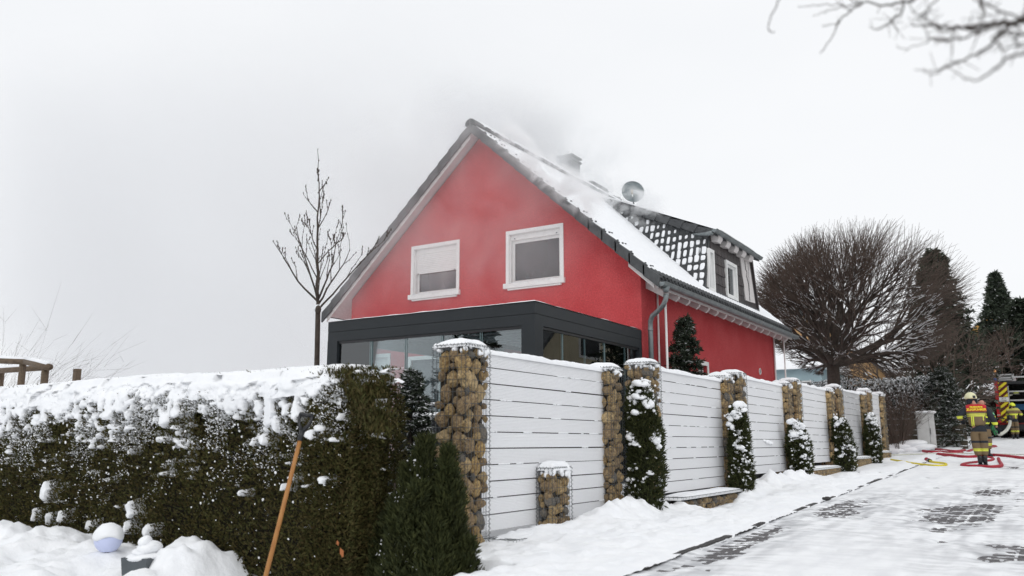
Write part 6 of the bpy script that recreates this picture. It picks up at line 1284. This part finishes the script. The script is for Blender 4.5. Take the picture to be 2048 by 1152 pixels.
def person(label, loc, rz, pose, helm, jacket, trousers, scale=1., group=None, bald=False, hair=None):
    t = thing('person', label, 'person', tuple(loc), rz, group); t.scale = (scale,) * 3; P = pose
    V = [P['pel'], P['belly'], P['chest'], P['neck'], P['head'], P['headtop'], P['ls'], P['le'], P['lw'], P['rs'], P['re'], P['rw'], P['lh'], P['lk'], P['la'], P['lt'], P['rh'], P['rk'], P['ra'], P['rt']]
    E = [(0, 1), (1, 2), (2, 3), (3, 4), (4, 5), (2, 6), (6, 7), (7, 8), (2, 9), (9, 10), (10, 11), (0, 12), (12, 13), (13, 14), (14, 15), (0, 16), (16, 17), (17, 18), (18, 19)]
    skin_obj('body', V, E, [.085, .085, .10, .06, .098, .07, .07, .045, .032, .07, .045, .032, .06, .045, .04, .035, .06, .045, .04, .035], M_skin, t)
    V = [P['hem'], P['belly'], P['chest'], P['collar'], P['ls'], P['le'], P['lc'], P['rs'], P['re'], P['rc']]
    skin_obj('jacket', V, [(0, 1), (1, 2), (2, 3), (2, 4), (4, 5), (5, 6), (2, 7), (7, 8), (8, 9)], [(.225, .165), (.21, .16), (.215, .155), (.10, .10), .105, .082, .072, .105, .082, .072], jacket, t, 2)
    V = [P['pel'], P['lh'], P['lk'], P['lcuff'], P['rh'], P['rk'], P['rcuff'], P['waist']]
    skin_obj('trousers', V, [(0, 1), (1, 2), (2, 3), (0, 4), (4, 5), (5, 6), (0, 7)], [(.18, .15), (.135, .135), .115, .095, (.135, .135), .115, .095, (.17, .14)], trousers, t)
    for a, to in (('la', 'lt'), ('ra', 'rt')):
        p, q = np.array(P[a], float), np.array(P[to], float); skin_obj('boot', [p + [0, 0, .16], p + [0, 0, -.02], (p + q) / 2 + [0, 0, -.02], q], [(0, 1), (1, 2), (2, 3)], [.075, .062, .055, .045], M_blackp, t)
        b = MB(); dd = q - p; dd[2] = 0; dd /= np.linalg.norm(dd); c = (p + q) / 2; c[2] = .016; b.obox(c, dd * .15, np.cross(dd, [0, 0, 1]) * .05, (0, 0, .015)); b.build('sole', M_blackp, t, world=False)
    for a, c, e in (('lw', 'le', 'glove'), ('rw', 're', 'glove')): d = np.array(P[a], float) - np.array(P[c], float); hand(t, P[a], d, M_navy, e)
    hd_ = np.array(P['head'], float); fwd = np.array(P.get('look', (0, 1, 0)), float); fwd /= np.linalg.norm(fwd); sd2 = np.cross(fwd, [0, 0, 1.]); sd2 /= np.linalg.norm(sd2)
    b = MB().blobs([hd_ + fwd * .105 + [0, 0, -.02]], [(.016, .02, .026)], ICO1); b.blobs([hd_ + fwd * .096 + sd2 * s for s in (-.035, .035)], [(.014,) * 3] * 2, ICO1); b.blobs([hd_ + sd2 * s * .098 for s in (-1, 1)], [(.016, .026, .034)] * 2, ICO1); b.blobs([hd_ + fwd * .098 + [0, 0, -.06]], [(.03, .012, .008)], ICO1); b.build('face', M_skin, t, True, world=False)
    if helm:
        hh = helmet_mesh(MB(), hd_ + [0, 0, .055], .148).build('helmet', helm, t, True, world=False); MB().obox(hd_ - fwd * .05 + [0, 0, -.06], sd2 * .12, fwd * .05, (0, 0, .055)).build('neck_flap', M_navy, t, world=False)
        MB().obox(hd_ - fwd * .165 + [0, 0, .03], sd2 * .035, fwd * .012, (0, 0, .035)).build('helmet_mount', M_blackp, t, world=False)
    return t
pose1 = dict(pel=(0, 0, .98), belly=(0, .02, 1.13), chest=(-.01, .05, 1.38), neck=(-.03, .10, 1.55), head=(-.10, .15, 1.70), headtop=(-.12, .16, 1.80), ls=(-.22, .05, 1.46), le=(-.42, .0, 1.27), lw=(-.36, .22, 1.17), rs=(.21, .06, 1.46), re=(.36, .0, 1.20), rw=(.44, .12, .96), lh=(-.09, 0, .90), lk=(-.075, .02, .50), la=(-.02, -.04, .10), lt=(-.02, .14, .05), rh=(.10, 0, .90), rk=(.10, .05, .50), ra=(.09, .0, .10), rt=(.11, .18, .05),
             hem=(0, 0, .97), collar=(-.02, .08, 1.56), lc=(-.375, .17, 1.19), rc=(.425, .09, 1.01), lcuff=(-.03, -.02, .22), rcuff=(.095, .02, .22), waist=(0, .01, 1.05), look=(-.45, .85, -.2))
SIL = (.6, .62, .5)
jm = cloth('jacket_cloth', TAN, [(2, .845, .90, LIME, None, None), (2, .865, .88, (.2, .16, .1), None, None), (0, -.14, -.115, LIME, .9, 1.25), (0, -.10, -.075, LIME, .9, 1.25), (0, .135, .155, LIME, 1.15, 1.27), (2, 1.255, 1.325, LIME, None, None), (2, 1.28, 1.30, (.2, .16, .1), None, None), (2, 1.385, 1.8, RED, None, None), (0, -9, -.235, NAVY, 1.27, 1.6), (0, .235, 9, NAVY, 1.02, 1.6), (0, -9, -.30, LIME, 1.20, 1.25), (0, .30, 9, LIME, 1.03, 1.10)], None)
tm = cloth('trouser_cloth', TAN, [(2, .36, .385, LIME, None, None), (2, .40, .425, LIME, None, None), (2, .57, .63, NAVY, None, None), (2, .86, 1.2, NAVY, None, None)], None)
fp = gat(1963, 930, .035)
pr = person('fire fighter with red shoulder patch and cream helmet walking away up the snowy road', (fp[0], fp[1], fp[2] - .005), .10, pose1, M_cream, jm, tm, .94)
def ptext(s, size, loc, rot, par): 
    c = bpy.data.curves.new('lettering', 'FONT'); c.body = s; c.size = size; c.extrude = .002; c.align_x = 'CENTER'; c.resolution_u = 2; c.offset = .003; c.materials.append(M_lt); o = bpy.data.objects.new('lettering', c); COL.objects.link(o); o.parent = par; o.location = loc; o.rotation_euler = rot
M_lt = mat('letter_yellow', (.85, .66, .03), rough=.5)
bp_ = MB().prism([(-.20, -.116, 1.385), (.19, -.116, 1.385), (.17, -.085, 1.545), (-.18, -.085, 1.545)], (0, .03, 0)).build('back_patch', mat('patch_red', RED, rough=.7), pr, world=False)
ptext('ZUGFÜHRER', .080, (0.0, -.124, 1.405), (PI / 2 - .18, 0, 0), pr); ptext('FEUERWEHR', .052, (0.0, -.110, 1.480), (PI / 2 - .18, 0, 0), pr)
MB().obox((.33, .14, .86), (.05, 0, 0), (0, .08, 0), (0, 0, .09)).blobs([(.31, .08, .9), (.36, .08, .80)], [(.05, .05, .06)] * 2, LM[1]).build('x', M_green, None, True); eq = bpy.data.objects['x']; eq.name = 'equipment_bag'; eq.data.name = 'equipment_bag'; eq.location = tuple(fp); eq.data.materials.append(M_blackp)
for i, p_ in enumerate(eq.data.polygons): p_.material_index = 1 if (i % 3 == 0) else 0
tag(eq, 'green and black equipment bag held low by the walking fire fighter', 'bag')
pose2 = {k: (v if k == 'look' else tuple(np.array(v, float))) for k, v in pose1.items()}
pose2.update(head=(0, .06, 1.68), headtop=(0, .06, 1.78), neck=(0, .05, 1.54), le=(-.30, .05, 1.18), lw=(-.2, .25, 1.12), re=(.32, .05, 1.2), rw=(.28, .2, 1.0), lc=(-.22, .2, 1.13), rc=(.29, .16, 1.04), la=(-.09, 0, .10), lt=(-.10, .18, .05), lcuff=(-.09, 0, .22), look=(.3, -.9, 0))
jm2 = cloth('jacket_dark', (.03, .035, .03), [(2, 1.22, 1.27, LIME, None, None), (0, .33, 9, (.2, .55, .3), 1.3, 1.5), (2, 1.02, 1.07, LIME, None, None)], None)
p = gat(1972, 914, .03); person('second crew member with bare reddish head half hidden behind the walking fire fighter', tuple(p), -.4, pose2, None, jm2, tm, .93)
pose3 = dict(pose2); pose3.update(head=(-.02, .12, 1.64), headtop=(-.02, .13, 1.74), re=(.34, .16, 1.25), rw=(.30, .38, 1.2), le=(-.28, .22, 1.22), lw=(-.22, .40, 1.05), lc=(-.23, .36, 1.07), rc=(.31, .34, 1.2), look=(.2, 1, 0))
jm3 = cloth('jacket_tan', (.24, .16, .08), [(2, .86, .93, LIME, None, None), (2, 1.2, 1.28, LIME, None, None), (2, 1.44, 1.8, (.55, .52, .12), None, None), (0, .1, .15, LIME, .9, 1.25)], None)
p = at(2031, 876, 50.6); person('fire fighter in yellow green helmet busy at the open rear of the fire truck', (p[0], 50.6, G(50.6) + .03), -.1, pose3, M_yelg, jm3, tm, 1.0)

# ------------------------------------------------------------------ smoke
def smokemat(name, dens, col, scale, lo, hi, box, soft, detail=4., aniso=.2, stretch=(1, 1, 1), grad=None, warp=0.):
    """box = ((x0,x1),(y0,y1),(z0,z1)) local; density fades to nothing at its faces"""
    m = bpy.data.materials.new(name); m.use_nodes = True; t = m.node_tree; t.nodes.clear(); o = N(t, 'ShaderNodeOutputMaterial'); v = N(t, 'ShaderNodeVolumePrincipled'); v.inputs['Color'].default_value = tuple(col) + (1,); v.inputs['Anisotropy'].default_value = aniso
    tcn = N(t, 'ShaderNodeTexCoord'); mp_ = N(t, 'ShaderNodeMapping'); mp_.inputs['Scale'].default_value = stretch; t.links.new(tcn.outputs['Object'], mp_.inputs[0]); n = N(t, 'ShaderNodeTexNoise', Scale=scale, Detail=detail, Roughness=.55); n.inputs['Distortion'].default_value = warp; t.links.new(mp_.outputs[0], n.inputs['Vector'])
    r = N(t, 'ShaderNodeMapRange'); r.inputs[1].default_value = lo; r.inputs[2].default_value = hi; t.links.new(n.outputs['Fac'], r.inputs[0]); cur = r.outputs[0]; sp = N(t, 'ShaderNodeSeparateXYZ'); t.links.new(tcn.outputs['Object'], sp.inputs[0])
    for ax in range(3):
        for a, s in ((box[ax][0], soft[ax][0]), (box[ax][1], soft[ax][1])):
            if not s: continue
            q = N(t, 'ShaderNodeMapRange', interpolation_type='SMOOTHSTEP'); q.inputs[1].default_value = a; q.inputs[2].default_value = a + (s if a == box[ax][0] else -s); q.inputs[3].default_value = 0; q.inputs[4].default_value = 1; t.links.new(sp.outputs[ax], q.inputs[0])
            mm = N(t, 'ShaderNodeMath', operation='MULTIPLY'); t.links.new(cur, mm.inputs[0]); t.links.new(q.outputs[0], mm.inputs[1]); cur = mm.outputs[0]
    mm = N(t, 'ShaderNodeMath', operation='MULTIPLY'); mm.inputs[1].default_value = dens; t.links.new(cur, mm.inputs[0]); t.links.new(mm.outputs[0], v.inputs['Density']); t.links.new(v.outputs[0], o.inputs['Volume']); return m
def smokebox(label, loc, dims, rot, **kw):
    hx, hy, hz = [d / 2 for d in dims]; me = MB().box((-hx, -hy, -hz), (hx, hy, hz)).mesh('smoke'); o = bpy.data.objects.new('smoke', me); COL.objects.link(o); o.location = loc; o.rotation_euler = rot
    o.data.materials.append(smokemat('smoke', box=((-hx, hx), (-hy, hy), (-hz, hz)), **kw)); tag(o, label, kind='stuff'); return o
smokebox('thin smoke drifting in front of the red gable', (-11.2, 15.25, 6.2), (8.6, .9, 5.6), (0, 0, 0), dens=.62, col=(.985, .985, .99), scale=.7, lo=.22, hi=.72, soft=((1.2, 3.2), (.3, .3), (1.8, .6)), detail=5., warp=.8)
smokebox('smoke wisps curling over the right rake of the gable', (-8.9, 15.35, 6.95), (3.8, .5, .9), (0, math.radians(42.3), 0), dens=14, col=(.99, .99, .995), scale=2.0, lo=.46, hi=.75, soft=((.8, .6), (.15, .15), (.4, .2)), detail=5., warp=1.2)
smokebox('smoke rising around the chimney and roof ridge', (-11.0, 21.2, 9.1), (3.0, 6.5, 2.6), (0, 0, 0), dens=.75, col=(.95, .965, .975), scale=1.0, lo=.47, hi=.72, soft=((.9, .9), (1.5, 1.5), (.8, 1.0)), detail=5., warp=1.)
smokebox('smoke rolling along the ridge from the gable top to the chimney', (-11.7, 17.9, 9.15), (2.2, 7.4, 2.3), (math.radians(4), 0, 0), dens=2.6, col=(.93, .935, .945), scale=.8, lo=.40, hi=.70, soft=((.8, .7), (1.6, 1.2), (.5, 1.4)), detail=5., warp=1.)
_p = at(835, 330, 19.5); smokebox('puffy smoke edge left of the gable top', tuple(_p), (11, 3.5, 5.), (0, math.radians(8), 0), dens=.85, col=(.90, .90, .905), scale=.42, lo=.40, hi=.66, soft=((3.5, 2.0), (.8, .8), (2.2, 1.6)), detail=6., warp=.9)
smokebox('smoke curling over the dormer tiles below the satellite dish', (-9.6, 20.6, 7.7), (3.4, 1.2, 1.3), (0, math.radians(30), 0), dens=5.5, col=(.985, .99, .995), scale=1.9, lo=.50, hi=.75, soft=((.6, .6), (.3, .3), (.35, .35)), detail=5., warp=1.2)
pb = smokebox('broad grey smoke plume drifting left from the roof across the sky', (-46., 31., 14.5), (70, 12, 27), (0, math.radians(17), math.radians(-14)), dens=.155, col=(.895, .897, .905), scale=.075, lo=.22, hi=.66, soft=((4, 11), (3, 3), (2, 12)), detail=4., warp=.5)
pb.data.materials[0].cycles.volume_step_rate = 1.5 if hasattr(pb.data.materials[0].cycles, 'volume_step_rate') else 1

dg = bpy.context.evaluated_depsgraph_get()
for o in [q for q in COL.objects if q.type == 'FONT']:
    me = bpy.data.meshes.new_from_object(o.evaluated_get(dg)); n = bpy.data.objects.new('lettering', me); COL.objects.link(n); n.parent = o.parent; n.location = o.location; n.rotation_euler = o.rotation_euler
    bpy.data.objects.remove(o)
